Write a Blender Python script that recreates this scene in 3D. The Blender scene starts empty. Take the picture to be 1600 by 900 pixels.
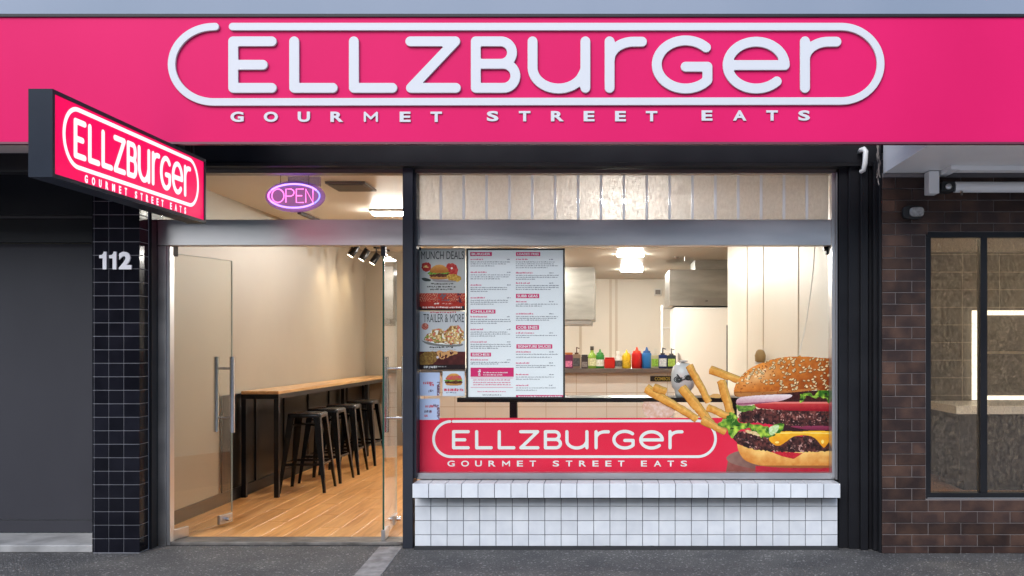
import bpy, bmesh, math, random
import numpy as np
from mathutils import Vector, Matrix
R = math.radians
rng = np.random.default_rng(7)
random.seed(7)
scene = bpy.context.scene
COL = scene.collection

# ------------------------------------------------------------------ camera, sky, sun, exposure
D, S, VX, VY, EYE = 6.5, 225.0, 950.0, 540.0, 1.41     # metres to the shopfront, photo pixels per metre there, eye point
cam_d = bpy.data.cameras.new('camera'); cam = bpy.data.objects.new('camera', cam_d); COL.objects.link(cam)
cam.location = (0, -D, EYE); cam.rotation_euler = (R(90), 0, 0)
cam_d.sensor_width = 36; cam_d.lens = S * D / 1600 * 36
cam_d.shift_x = (800 - VX) / 1600; cam_d.shift_y = (VY - 450) / 1600
cam_d.clip_start = .05; cam_d.clip_end = 600
scene.camera = cam
world = bpy.data.worlds.new('World'); scene.world = world; world.use_nodes = True
wn = world.node_tree.nodes; wl = world.node_tree.links
bg = wn['Background']; sky = wn.new('ShaderNodeTexSky'); sky.sky_type = 'NISHITA'; sky.sun_disc = False
SUN_EL, SUN_AZ = 34, 200          # azimuth measured clockwise from +Y; the light comes from behind the camera, a little left
sky.sun_elevation = R(SUN_EL); sky.sun_rotation = R(SUN_AZ); sky.air_density = 1.0; sky.dust_density = .4; sky.ozone_density = 1.0
wl.new(sky.outputs[0], bg.inputs[0]); bg.inputs[1].default_value = .135
sun_d = bpy.data.lights.new('sun', 'SUN'); sun = bpy.data.objects.new('sun', sun_d); COL.objects.link(sun)
sun_d.energy = 1.85; sun_d.angle = R(50); sun_d.color = (1, .985, .97)
sdir = Vector((math.sin(R(SUN_AZ)) * math.cos(R(SUN_EL)), math.cos(R(SUN_AZ)) * math.cos(R(SUN_EL)), math.sin(R(SUN_EL))))
sun.rotation_euler = sdir.to_track_quat('Z', 'Y').to_euler(); sun.location = sdir * 30
vs = scene.view_settings; vs.view_transform = 'Standard'; vs.look = 'None'; vs.exposure = 1.08; vs.gamma = 1.0; vs.use_curve_mapping = False
scene.cycles.max_bounces = 10; scene.cycles.transparent_max_bounces = 24; scene.cycles.diffuse_bounces = 5
scene.cycles.use_denoising = True; scene.cycles.sample_clamp_indirect = 6
scene.cycles.caustics_reflective = False; scene.cycles.caustics_refractive = False

# ------------------------------------------------------------------ measuring helpers (metres from photo measurements at a known depth)
def K(y): return (D + y) / D / S
def X(px, y=0.0): return (px - VX) * K(y)
def Z(py, y=0.0): return EYE + (VY - py) * K(y)
def lin(c): return tuple((v / 12.92 if v <= .04045 else ((v + .055) / 1.055) ** 2.4) for v in c)
def rgb(r, g, b): return lin((r / 255, g / 255, b / 255))

# ------------------------------------------------------------------ materials
MATS = {}
def nodes(name):
    m = bpy.data.materials.new(name); m.use_nodes = True
    nt = m.node_tree; return m, nt, nt.nodes['Principled BSDF']
def mat(name, col, rough=.5, metal=0.0, col2=None, nscale=6.0, stretch=(1, 1, 1), bump=0.0, bscale=60.0, vary=0.0, rvary=0.0, spec=.5, coat=0.0, contrast=(.35, .65), detail=4):
    if name in MATS: return MATS[name]
    m, nt, b = nodes(name); N, L = nt.nodes, nt.links
    b.inputs['Roughness'].default_value = rough; b.inputs['Metallic'].default_value = metal
    b.inputs['Specular IOR Level'].default_value = spec; b.inputs['Coat Weight'].default_value = coat
    tc = N.new('ShaderNodeTexCoord'); mp = N.new('ShaderNodeMapping'); mp.inputs['Scale'].default_value = stretch
    geo = N.new('ShaderNodeNewGeometry'); L.new(geo.outputs['Position'], mp.inputs['Vector'])
    out = None
    if col2 is not None:
        nz = N.new('ShaderNodeTexNoise'); nz.inputs['Scale'].default_value = nscale; nz.inputs['Detail'].default_value = detail
        L.new(mp.outputs[0], nz.inputs['Vector'])
        rp = N.new('ShaderNodeValToRGB'); rp.color_ramp.elements[0].position = contrast[0]; rp.color_ramp.elements[1].position = contrast[1]
        rp.color_ramp.elements[0].color = (*col, 1); rp.color_ramp.elements[1].color = (*col2, 1)
        L.new(nz.outputs['Fac'], rp.inputs[0]); out = rp.outputs[0]
        if rvary:
            mr = N.new('ShaderNodeMapRange'); mr.inputs['To Min'].default_value = max(0, rough - rvary); mr.inputs['To Max'].default_value = min(1, rough + rvary)
            L.new(nz.outputs['Fac'], mr.inputs['Value']); L.new(mr.outputs[0], b.inputs['Roughness'])
    if vary:
        oi = N.new('ShaderNodeObjectInfo'); hs = N.new('ShaderNodeHueSaturation')
        mr = N.new('ShaderNodeMapRange'); mr.inputs['To Min'].default_value = 1 - vary; mr.inputs['To Max'].default_value = 1 + vary
        L.new(oi.outputs['Random'], mr.inputs['Value']); L.new(mr.outputs[0], hs.inputs['Value'])
        if out: L.new(out, hs.inputs['Color'])
        else: hs.inputs['Color'].default_value = (*col, 1)
        out = hs.outputs[0]
    if out: L.new(out, b.inputs['Base Color'])
    else: b.inputs['Base Color'].default_value = (*col, 1)
    if bump:
        n2 = N.new('ShaderNodeTexNoise'); n2.inputs['Scale'].default_value = bscale; n2.inputs['Detail'].default_value = 5
        L.new(mp.outputs[0], n2.inputs['Vector'])
        bp = N.new('ShaderNodeBump'); bp.inputs['Strength'].default_value = bump; bp.inputs['Distance'].default_value = .004
        L.new(n2.outputs['Fac'], bp.inputs['Height']); L.new(bp.outputs[0], b.inputs['Normal'])
    MATS[name] = m; return m
def emit(name, col, strength, base=(.8, .8, .8)):
    if name in MATS: return MATS[name]
    m, nt, b = nodes(name)
    b.inputs['Base Color'].default_value = (*base, 1); b.inputs['Roughness'].default_value = .4; b.inputs['Specular IOR Level'].default_value = .08
    b.inputs['Emission Color'].default_value = (*col, 1); b.inputs['Emission Strength'].default_value = strength
    MATS[name] = m; return m
def glass(name, tint=(.97, .985, .975), rough=0.0, film=0.0, filmcol=(.8, .8, .8), f0=.04, wav=0.0, dirt=0.0, crackle=0.0, refr=0.0):
    if name in MATS: return MATS[name]
    m = bpy.data.materials.new(name); m.use_nodes = True; nt = m.node_tree; N, L = nt.nodes, nt.links; N.clear()
    out = N.new('ShaderNodeOutputMaterial'); tr = N.new('ShaderNodeBsdfTransparent'); tr.inputs[0].default_value = (*tint, 1)
    gl = N.new('ShaderNodeBsdfGlossy'); gl.inputs['Roughness'].default_value = rough
    lw = N.new('ShaderNodeLayerWeight'); lw.inputs[0].default_value = .5
    pw = N.new('ShaderNodeMath'); pw.operation = 'POWER'; pw.inputs[1].default_value = 5; L.new(lw.outputs['Facing'], pw.inputs[0])
    ma = N.new('ShaderNodeMath'); ma.operation = 'MULTIPLY_ADD'; ma.inputs[1].default_value = 1 - f0; ma.inputs[2].default_value = f0; L.new(pw.outputs[0], ma.inputs[0])
    mx = N.new('ShaderNodeMixShader'); L.new(ma.outputs[0], mx.inputs[0]); L.new(gl.outputs[0], mx.inputs[2])
    if refr:
        tr = N.new('ShaderNodeBsdfRefraction'); tr.inputs[0].default_value = (*tint, 1); tr.inputs['Roughness'].default_value = refr; tr.inputs['IOR'].default_value = 1.2
    src = tr.outputs[0]
    geo = N.new('ShaderNodeNewGeometry')
    if film or dirt:
        df = N.new('ShaderNodeBsdfDiffuse'); df.inputs[0].default_value = (*filmcol, 1)
        tl = N.new('ShaderNodeBsdfTranslucent'); tl.inputs[0].default_value = (*filmcol, 1)
        ad = N.new('ShaderNodeMixShader'); ad.inputs[0].default_value = .75; L.new(df.outputs[0], ad.inputs[1]); L.new(tl.outputs[0], ad.inputs[2])
        fx = N.new('ShaderNodeMixShader'); fx.inputs[0].default_value = film
        L.new(tr.outputs[0], fx.inputs[1]); L.new(ad.outputs[0], fx.inputs[2]); src = fx.outputs[0]
        if dirt:
            nz = N.new('ShaderNodeTexNoise'); nz.inputs['Scale'].default_value = 55; nz.inputs['Detail'].default_value = 8; nz.inputs['Roughness'].default_value = .75
            mp = N.new('ShaderNodeMapping'); mp.inputs['Scale'].default_value = (1, 1, .55); L.new(geo.outputs['Position'], mp.inputs[0]); L.new(mp.outputs[0], nz.inputs['Vector'])
            mr = N.new('ShaderNodeMapRange'); mr.inputs['From Min'].default_value = .38; mr.inputs['From Max'].default_value = .66
            mr.inputs['To Min'].default_value = max(0, film - dirt); mr.inputs['To Max'].default_value = min(1, film + dirt)
            L.new(nz.outputs['Fac'], mr.inputs['Value']); L.new(mr.outputs[0], fx.inputs[0])
            if crackle:                               # fine etched squiggles
                n4 = N.new('ShaderNodeTexNoise'); n4.inputs['Scale'].default_value = 26; n4.inputs['Detail'].default_value = 4; n4.inputs['Distortion'].default_value = 1.5
                m4 = N.new('ShaderNodeMapping'); m4.inputs['Scale'].default_value = (1.5, 1, .8); L.new(geo.outputs['Position'], m4.inputs[0]); L.new(m4.outputs[0], n4.inputs['Vector'])
                s4 = N.new('ShaderNodeMath'); s4.operation = 'SUBTRACT'; s4.inputs[1].default_value = .5; L.new(n4.outputs['Fac'], s4.inputs[0])
                a4 = N.new('ShaderNodeMath'); a4.operation = 'ABSOLUTE'; L.new(s4.outputs[0], a4.inputs[0])
                r4 = N.new('ShaderNodeMapRange'); r4.inputs['From Min'].default_value = 0; r4.inputs['From Max'].default_value = .022; r4.inputs['To Min'].default_value = crackle; r4.inputs['To Max'].default_value = 0; L.new(a4.outputs[0], r4.inputs['Value'])
                mk4 = N.new('ShaderNodeMath'); mk4.operation = 'MULTIPLY'; L.new(r4.outputs[0], mk4.inputs[0]); L.new(nz.outputs['Fac'], mk4.inputs[1])
                ad4 = N.new('ShaderNodeMath'); ad4.operation = 'ADD'; ad4.use_clamp = True; L.new(mr.outputs[0], ad4.inputs[0]); L.new(mk4.outputs[0], ad4.inputs[1]); L.new(ad4.outputs[0], fx.inputs[0])
    L.new(src, mx.inputs[1])
    if wav:
        nz = N.new('ShaderNodeTexNoise'); nz.inputs['Scale'].default_value = 70; nz.inputs['Detail'].default_value = 3; L.new(geo.outputs['Position'], nz.inputs['Vector'])
        bp = N.new('ShaderNodeBump'); bp.inputs['Strength'].default_value = wav; bp.inputs['Distance'].default_value = .01; L.new(nz.outputs['Fac'], bp.inputs['Height']); L.new(bp.outputs[0], gl.inputs['Normal'])
    L.new(mx.outputs[0], out.inputs[0]); MATS[name] = m; return m
def wood(name, c1, c2, c3, axis='Y', rough=.35, vary=.10, sc=1.0):
    if name in MATS: return MATS[name]
    m, nt, b = nodes(name); N, L = nt.nodes, nt.links
    b.inputs['Roughness'].default_value = rough
    geo = N.new('ShaderNodeNewGeometry'); mp = N.new('ShaderNodeMapping')
    st = {'Y': (14, 1.1, 14), 'X': (1.1, 14, 14)}[axis]; mp.inputs['Scale'].default_value = tuple(s * sc for s in st)
    oi = N.new('ShaderNodeObjectInfo'); ad = N.new('ShaderNodeVectorMath'); ad.operation = 'ADD'
    ml = N.new('ShaderNodeMath'); ml.operation = 'MULTIPLY'; ml.inputs[1].default_value = 37.0; L.new(oi.outputs['Random'], ml.inputs[0])
    L.new(geo.outputs['Position'], ad.inputs[0]); L.new(ml.outputs[0], ad.inputs[1]); L.new(ad.outputs[0], mp.inputs[0])
    nz = N.new('ShaderNodeTexNoise'); nz.inputs['Scale'].default_value = 1.0; nz.inputs['Detail'].default_value = 7; nz.inputs['Roughness'].default_value = .62; nz.inputs['Distortion'].default_value = 1.3
    L.new(mp.outputs[0], nz.inputs['Vector'])
    rp = N.new('ShaderNodeValToRGB'); e = rp.color_ramp.elements; e[0].position = .30; e[0].color = (*c1, 1); e[1].position = .72; e[1].color = (*c3, 1)
    k = e.new(.5); k.color = (*c2, 1); L.new(nz.outputs['Fac'], rp.inputs[0])
    hs = N.new('ShaderNodeHueSaturation'); mr = N.new('ShaderNodeMapRange'); mr.inputs['To Min'].default_value = 1 - vary; mr.inputs['To Max'].default_value = 1 + vary
    L.new(oi.outputs['Random'], mr.inputs['Value']); L.new(mr.outputs[0], hs.inputs['Value']); L.new(rp.outputs[0], hs.inputs['Color']); L.new(hs.outputs[0], b.inputs['Base Color'])
    MATS[name] = m; return m
def print_mat():
    if 'print' in MATS: return MATS['print']
    m, nt, b = nodes('print'); a = nt.nodes.new('ShaderNodeAttribute'); a.attribute_name = 'Col'
    nt.links.new(a.outputs['Color'], b.inputs['Base Color']); b.inputs['Roughness'].default_value = .45; b.inputs['Specular IOR Level'].default_value = .15
    MATS['print'] = m; return m
def asphalt():
    m, nt, b = nodes('asphalt'); N, L = nt.nodes, nt.links
    geo = N.new('ShaderNodeNewGeometry')
    n1 = N.new('ShaderNodeTexNoise'); n1.inputs['Scale'].default_value = 110; n1.inputs['Detail'].default_value = 6; n1.inputs['Roughness'].default_value = .7; L.new(geo.outputs['Position'], n1.inputs['Vector'])
    v = N.new('ShaderNodeTexVoronoi'); v.inputs['Scale'].default_value = 95; L.new(geo.outputs['Position'], v.inputs['Vector'])
    n3 = N.new('ShaderNodeTexNoise'); n3.inputs['Scale'].default_value = 2.6; n3.inputs['Detail'].default_value = 8; L.new(geo.outputs['Position'], n3.inputs['Vector'])
    rp = N.new('ShaderNodeValToRGB'); e = rp.color_ramp.elements; e[0].position = .30; e[0].color = (.030, .030, .031, 1); e[1].position = .74; e[1].color = (.24, .228, .22, 1)
    k = e.new(.52); k.color = (.080, .076, .073, 1); L.new(n1.outputs['Fac'], rp.inputs[0])
    r2 = N.new('ShaderNodeValToRGB'); r2.color_ramp.interpolation = 'LINEAR'; e = r2.color_ramp.elements; e[0].position = .80; e[0].color = (0, 0, 0, 1); e[1].position = .88; e[1].color = (1, 1, 1, 1)
    L.new(v.outputs['Color'], r2.inputs[0])
    mx = N.new('ShaderNodeMix'); mx.data_type = 'RGBA'; mx.inputs[7].default_value = (.29, .28, .27, 1); L.new(r2.outputs[0], mx.inputs[0]); L.new(rp.outputs[0], mx.inputs[6])
    mm = N.new('ShaderNodeMix'); mm.data_type = 'RGBA'; mm.blend_type = 'MULTIPLY'; mm.inputs[0].default_value = 1
    r3 = N.new('ShaderNodeValToRGB'); e = r3.color_ramp.elements; e[0].position = .3; e[0].color = (.58, .58, .60, 1); e[1].position = .68; e[1].color = (1.18, 1.16, 1.13, 1); L.new(n3.outputs['Fac'], r3.inputs[0])
    L.new(mx.outputs[2], mm.inputs[6]); L.new(r3.outputs[0], mm.inputs[7]); L.new(mm.outputs[2], b.inputs['Base Color'])
    b.inputs['Roughness'].default_value = .75
    bp = N.new('ShaderNodeBump'); bp.inputs['Strength'].default_value = 1.0; bp.inputs['Distance'].default_value = .006; L.new(v.outputs['Distance'], bp.inputs['Height']); L.new(bp.outputs[0], b.inputs['Normal'])
    return m

M_ASPH = asphalt()
M_PINK = mat('pink_panel', (.575, .012, .104), .38, col2=(.525, .010, .092), nscale=.9, stretch=(1, 1, .6), spec=.06)
M_LETTER = mat('white_letter', (.50, .50, .518), .4, spec=.2)
M_BLACK = mat('black_paint', (.009, .009, .011), .38, col2=(.013, .013, .015), nscale=3, rvary=.08, spec=.2)
M_BLACKM = mat('black_metal', (.008, .008, .009), .34, rvary=.06, col2=(.013, .012, .012), nscale=5, spec=.25)
M_CHAR = mat('charcoal_post', (.022, .024, .032), .4, col2=(.028, .030, .038), nscale=4, spec=.25)
M_STEEL = mat('brushed_steel', (.54, .525, .52), .33, 1.0, col2=(.70, .68, .665), nscale=2.2, stretch=(.6, 1, 2.6), rvary=.12, contrast=(.3, .72), detail=4)
M_CHROME = mat('polished_steel', (.62, .62, .64), .20, 1.0)
M_ALU = mat('satin_aluminium', (.55, .54, .54), .32, .9)
M_GLASS = glass('clear_glass', f0=.010); M_GLASSD = glass('door_glass', (.965, .975, .955), f0=.075)
M_EDGE = mat('glass_edge', (.01, .06, .045), .15)
M_WTILE = mat('white_glazed_tile', (.585, .60, .625), .12, col2=(.66, .67, .685), nscale=9, vary=.06, spec=.5)
M_WGROUT = mat('dark_grout', (.10, .105, .115), .85)
M_BTILE = mat('black_glazed_tile', (.006, .006, .009), .13, col2=(.009, .009, .013), nscale=7, vary=.25, spec=.06)
M_BGROUT = mat('grey_grout', (.22, .22, .245), .8)
M_BRICK = mat('dark_brick', (.034, .021, .019), .38, col2=(.095, .052, .036), nscale=6, vary=.28, bump=.25, bscale=90, contrast=(.42, .75), spec=.2)
M_MORTAR = mat('grey_mortar', (.20, .175, .17), .9, bump=.3)
M_WHITE = mat('white_paint', (.82, .81, .80), .5, col2=(.77, .76, .75), nscale=2)
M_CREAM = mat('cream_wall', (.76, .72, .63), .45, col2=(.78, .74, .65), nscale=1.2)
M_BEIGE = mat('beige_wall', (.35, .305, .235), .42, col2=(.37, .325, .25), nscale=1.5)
M_PANEL = mat('dark_wainscot', (.010, .009, .008), .32, col2=(.016, .014, .012), nscale=3, spec=.25)
M_CEIL = mat('cream_ceiling', (.80, .77, .71), .4)
M_PLASTICW = mat('white_plastic', (.75, .74, .70), .35)
M_RUBBER = mat('black_rubber', (.012, .012, .012), .6)
M_CONC = mat('worn_concrete', (.20, .195, .19), .85, col2=(.34, .33, .32), nscale=5, bump=.3, bscale=50)

# ------------------------------------------------------------------ object helpers
def obj(name, me, material=None, parent=None, loc=None):
    o = bpy.data.objects.new(name, me); COL.objects.link(o)
    if material is not None and me is not None and len(me.materials) == 0: me.materials.append(material)
    if parent is not None: o.parent = parent
    if loc is not None: o.location = loc
    return o
def tag(o, label, cat, group=None, kind=None):
    if label: o['label'] = label
    if cat: o['category'] = cat
    if group: o['group'] = group
    if kind: o['kind'] = kind
    return o
def thing(name, label, cat, loc=(0, 0, 0), group=None):
    o = bpy.data.objects.new(name, None); COL.objects.link(o); o.location = loc; o.empty_display_size = .1
    return tag(o, label, cat, group)
class MB:
    def __init__(s): s.v = []; s.f = []; s.smooth = []
    def add(s, vs, fs, sm=False):
        k = len(s.v); s.v += [tuple(v) for v in vs]; s.f += [tuple(i + k for i in f) for f in fs]; s.smooth += [sm] * len(fs); return s
    def box(s, x0, x1, y0, y1, z0, z1, ch=0.0):
        x0, x1 = sorted((x0, x1)); y0, y1 = sorted((y0, y1)); z0, z1 = sorted((z0, z1))
        if ch <= 0:
            v = [(x, y, z) for z in (z0, z1) for y in (y0, y1) for x in (x0, x1)]
            return s.add(v, [(0, 2, 3, 1), (4, 5, 7, 6), (0, 1, 5, 4), (2, 6, 7, 3), (0, 4, 6, 2), (1, 3, 7, 5)])
        c = min(ch, (x1 - x0) * .45, (y1 - y0) * .45, (z1 - z0) * .45)
        bm = bmesh.new(); bmesh.ops.create_cube(bm, size=1)
        for v in bm.verts: v.co = Vector(((x0 + x1) / 2 + v.co.x * (x1 - x0), (y0 + y1) / 2 + v.co.y * (y1 - y0), (z0 + z1) / 2 + v.co.z * (z1 - z0)))
        bmesh.ops.bevel(bm, geom=bm.edges[:], offset=c, segments=1, affect='EDGES', profile=.5)
        bm.verts.index_update(); s.add([v.co[:] for v in bm.verts], [[v.index for v in f.verts] for f in bm.faces]); bm.free(); return s
    def tube(s, pts, r, n=8, caps=True):
        pts = [Vector(p) for p in pts]; rs = r if isinstance(r, (list, tuple)) else [r] * len(pts)
        rings = []; prev = None
        for i, p in enumerate(pts):
            t = (pts[min(i + 1, len(pts) - 1)] - pts[max(i - 1, 0)]).normalized()
            a = prev if prev is not None else (Vector((0, 0, 1)) if abs(t.z) < .9 else Vector((1, 0, 0)))
            u = (a - t * a.dot(t)); u = u.normalized() if u.length > 1e-6 else t.orthogonal().normalized(); w = t.cross(u); prev = u
            rings.append([p + (u * math.cos(2 * math.pi * k / n) + w * math.sin(2 * math.pi * k / n)) * rs[i] for k in range(n)])
        v = [q for rg in rings for q in rg]; f = []
        for i in range(len(pts) - 1):
            for k in range(n): f.append((i * n + k, i * n + (k + 1) % n, (i + 1) * n + (k + 1) % n, (i + 1) * n + k))
        s.add(v, f, True)
        if caps: s.add(rings[0], [tuple(range(n))[::-1]]); s.add(rings[-1], [tuple(range(n))])
        return s
    def lathe(s, prof, c=(0, 0, 0), n=20, sx=1, sy=1):
        v = []; f = []
        for (r, z) in prof:
            for k in range(n): a = 2 * math.pi * k / n; v.append((c[0] + r * sx * math.cos(a), c[1] + r * sy * math.sin(a), c[2] + z))
        for i in range(len(prof) - 1):
            for k in range(n): f.append((i * n + k, i * n + (k + 1) % n, (i + 1) * n + (k + 1) % n, (i + 1) * n + k))
        m = len(prof) - 1; s.add(v, f, True)
        if prof[-1][0] > 1e-4: s.add(v[m * n:], [tuple(range(n))])
        if prof[0][0] > 1e-4: s.add(v[:n], [tuple(range(n))[::-1]])
        return s
    def bar(s, a, b, w, h=None, up=(0, 0, 1), w2=None, h2=None):
        h = h or w; w2 = w2 or w; h2 = h2 or h; a, b = Vector(a), Vector(b); t = (b - a).normalized(); up = Vector(up)
        u = t.cross(up); u = u.normalized() if u.length > 1e-5 else t.orthogonal().normalized(); q = u.cross(t)
        v = [a + u * sx * w / 2 + q * sz * h / 2 for sx, sz in ((-1, -1), (1, -1), (1, 1), (-1, 1))] + [b + u * sx * w2 / 2 + q * sz * h2 / 2 for sx, sz in ((-1, -1), (1, -1), (1, 1), (-1, 1))]
        return s.add(v, [(3, 2, 1, 0), (4, 5, 6, 7), (0, 1, 5, 4), (1, 2, 6, 5), (2, 3, 7, 6), (3, 0, 4, 7)])
    def quad(s, x0, x1, z0, z1, y): return s.add([(x0, y, z0), (x1, y, z0), (x1, y, z1), (x0, y, z1)], [(0, 1, 2, 3)])
    def mesh(s, name='mesh'):
        me = bpy.data.meshes.new(name); me.from_pydata(s.v, [], s.f); me.polygons.foreach_set('use_smooth', s.smooth); me.update(); return me
    def build(s, name, material, parent=None): return obj(name, s.mesh(name), material, parent)
def box(name, material, x0, x1, y0, y1, z0, z1, parent=None, ch=0.0): return MB().box(x0, x1, y0, y1, z0, z1, ch).build(name, material, parent)

# piece meshes (tiles, bricks): a box with a chamfered front, origin at the centre of its back face, facing -Y; meshes are shared by size
PIECES = {}
def piece_mesh(w, h, t, ch, material):
    key = (round(w, 4), round(h, 4), round(t, 4), material.name)
    if key in PIECES: return PIECES[key]
    a, b, c = w / 2, h / 2, ch
    v = [(-a, 0, -b), (a, 0, -b), (a, 0, b), (-a, 0, b), (-a, -t + c, -b), (a, -t + c, -b), (a, -t + c, b), (-a, -t + c, b),
         (-a + c, -t, -b + c), (a - c, -t, -b + c), (a - c, -t, b - c), (-a + c, -t, b - c)]
    f = [(8, 9, 10, 11)]
    for i in range(4):
        j = (i + 1) % 4; f += [(i, j, 4 + j, 4 + i), (4 + i, 4 + j, 8 + j, 8 + i)]
    me = bpy.data.meshes.new('piece'); me.from_pydata(v, [], f); me.materials.append(material); me.update()
    PIECES[key] = me; return me
def piece(name, w, h, t, ch, material, parent, loc, rz=0.0, rx=0.0):
    o = obj(name, piece_mesh(w, h, t, ch, material), None, parent, loc)
    o.rotation_euler = (rx, 0, rz); return o

# ------------------------------------------------------------------ lettering: strokes -> distance field -> outline -> filled mesh
def sdf(px, pz, lines, w):
    d = np.full(px.shape, 1e9)
    for ln in lines:
        for (ax, az), (bx, bz) in zip(ln[:-1], ln[1:]):
            vx, vz = bx - ax, bz - az; L2 = vx * vx + vz * vz + 1e-12
            t = np.clip(((px - ax) * vx + (pz - az) * vz) / L2, 0, 1)
            d = np.minimum(d, np.hypot(px - ax - t * vx, pz - az - t * vz))
    return d - w / 2
def contours(F, xs, zs):
    pts = {}; adj = {}
    nx, nz = len(xs), len(zs)
    def P(e):
        if e in pts: return
        (i, j, h) = e; a = F[j, i]
        if h: b = F[j, i + 1]; t = a / (a - b); pts[e] = (xs[i] + t * (xs[i + 1] - xs[i]), zs[j])
        else: b = F[j + 1, i]; t = a / (a - b); pts[e] = (xs[i], zs[j] + t * (zs[j + 1] - zs[j]))
    I = F < 0
    C = I[:-1, :-1].astype(int) + I[:-1, 1:] + I[1:, :-1] + I[1:, 1:]
    for j, i in zip(*np.where((C > 0) & (C < 4))):
        e = []
        if I[j, i] != I[j, i + 1]: e.append((i, j, 1))
        if I[j, i + 1] != I[j + 1, i + 1]: e.append((i + 1, j, 0))
        if I[j + 1, i] != I[j + 1, i + 1]: e.append((i, j + 1, 1))
        if I[j, i] != I[j + 1, i]: e.append((i, j, 0))
        prs = [(e[0], e[1])] if len(e) == 2 else [(e[0], e[1]), (e[2], e[3])]
        for a, b in prs: P(a); P(b); adj.setdefault(a, []).append(b); adj.setdefault(b, []).append(a)
    seen = set(); out = []
    for st in adj:
        if st in seen: continue
        ring = [st]; seen.add(st); cur = st
        while True:
            nxt = [q for q in adj[cur] if q not in seen]
            if not nxt: break
            cur = nxt[0]; seen.add(cur); ring.append(cur)
        if len(ring) > 6: out.append([pts[e] for e in ring])
    return out
def simplify(ring, tol):
    n = len(ring); keep = []
    A = np.array(ring); i = 0; idx = [0]
    while i < n - 1:
        j = min(i + 2, n)
        while j < n and j - i < 40:
            a, b = A[i], A[j]; d = b - a; L = np.hypot(*d) + 1e-12
            m = A[i + 1:j] - a
            if np.max(np.abs(m[:, 0] * d[1] - m[:, 1] * d[0]) / L) > tol: break
            j += 1
        i = j - 1 if j - 1 > i else i + 1
        idx.append(i)
    return [ring[k] for k in idx if k < n]
def fill_mesh(rings, ext=0.0, bev=0.0):
    cu = bpy.data.curves.new('tmp', 'CURVE'); cu.dimensions = '2D'; cu.fill_mode = 'BOTH'; cu.extrude = ext; cu.bevel_depth = bev; cu.bevel_resolution = 1
    for rg in rings:
        sp = cu.splines.new('POLY'); sp.points.add(len(rg) - 1); sp.use_cyclic_u = True
        sp.points.foreach_set('co', [c for (x, z) in rg for c in (x, z, 0, 1)])
    o = bpy.data.objects.new('tmp', cu); COL.objects.link(o); me = bpy.data.meshes.new_from_object(o)
    bpy.data.objects.remove(o); bpy.data.curves.remove(cu); return upright(me)
def upright(me):
    n = len(me.vertices); a = np.empty(n * 3); me.vertices.foreach_get('co', a); a = a.reshape(-1, 3)
    b = np.stack([a[:, 0], -a[:, 2], a[:, 1]], 1); me.vertices.foreach_set('co', b.ravel()); me.update(); me.materials.clear(); return me
def stroke_mesh(lines, w, ext=0.0, bev=0.0, res=6.0):
    P = np.array([p for ln in lines for p in ln]); st = w / res
    xs = np.arange(P[:, 0].min() - w * .75, P[:, 0].max() + w * .75, st); zs = np.arange(P[:, 1].min() - w * .75, P[:, 1].max() + w * .75, st)
    px, pz = np.meshgrid(xs, zs); F = sdf(px, pz, lines, w) + 1e-9
    return fill_mesh([simplify(r, w * .006) for r in contours(F, xs, zs)], ext, bev)
def arc(cx, cy, rx, ry, a0, a1, n=20): return [(cx + rx * math.cos(R(a0 + (a1 - a0) * i / n)), cy - ry * math.sin(R(a0 + (a1 - a0) * i / n))) for i in range(n + 1)]
LOGO = [('E', [[(426, 66), (366, 66), (366, 138.5), (426, 138.5)], [(366, 102.5), (412, 102.5)]]),
        ('L', [[(461, 66), (461, 138.5), (521, 138.5)]]), ('L', [[(554, 66), (554, 138.5), (614, 138.5)]]),
        ('Z', [[(642, 66), (712, 66), (643, 138.5), (713, 138.5)]]),
        ('B', [[(744, 66)] + arc(783, 83.5, 17.5, 17.5, 90, -90) + [(744, 101)], [(744, 101)] + arc(787, 119.75, 18.75, 18.75, 90, -90) + [(744, 138.5), (744, 66)]]),
        ('u', [[(832.5, 66), (832.5, 107)] + arc(873, 107, 40.5, 32.5, 180, 340) + [(914.8, 110)], [(914.8, 66), (914.8, 138.5)]]),
        ('r', [[(952.5, 66), (952.5, 138.5)], arc(990, 94, 37, 27.5, 180, 90) + [(1003, 66.5)]]),
        ('G', [arc(1071, 102, 45, 37.5, 45, 318, 40) + [(1105, 126), (1105, 105.5), (1071, 105.5)]]),
        ('e', [[(1139, 103), (1225, 103)], arc(1181, 103, 44.5, 36.5, 0, 316, 44)]),
        ('r', [[(1257, 66), (1257, 138.5)], arc(1294, 94, 37, 27.5, 180, 90) + [(1306, 66.5)]])]
def pill(x0, x1, z0, z1, rx, g0, g1):     # two strokes: the left hook and the long loop
    cz, ry = (z0 + z1) / 2, (z1 - z0) / 2
    return [[(g0, z0)] + arc(x0 + rx, cz, rx, ry, 90, 270, 28) + arc(x1 - rx, cz, rx, ry, -90, 90, 28)[0:] + [(g1, z0)]]
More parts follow.
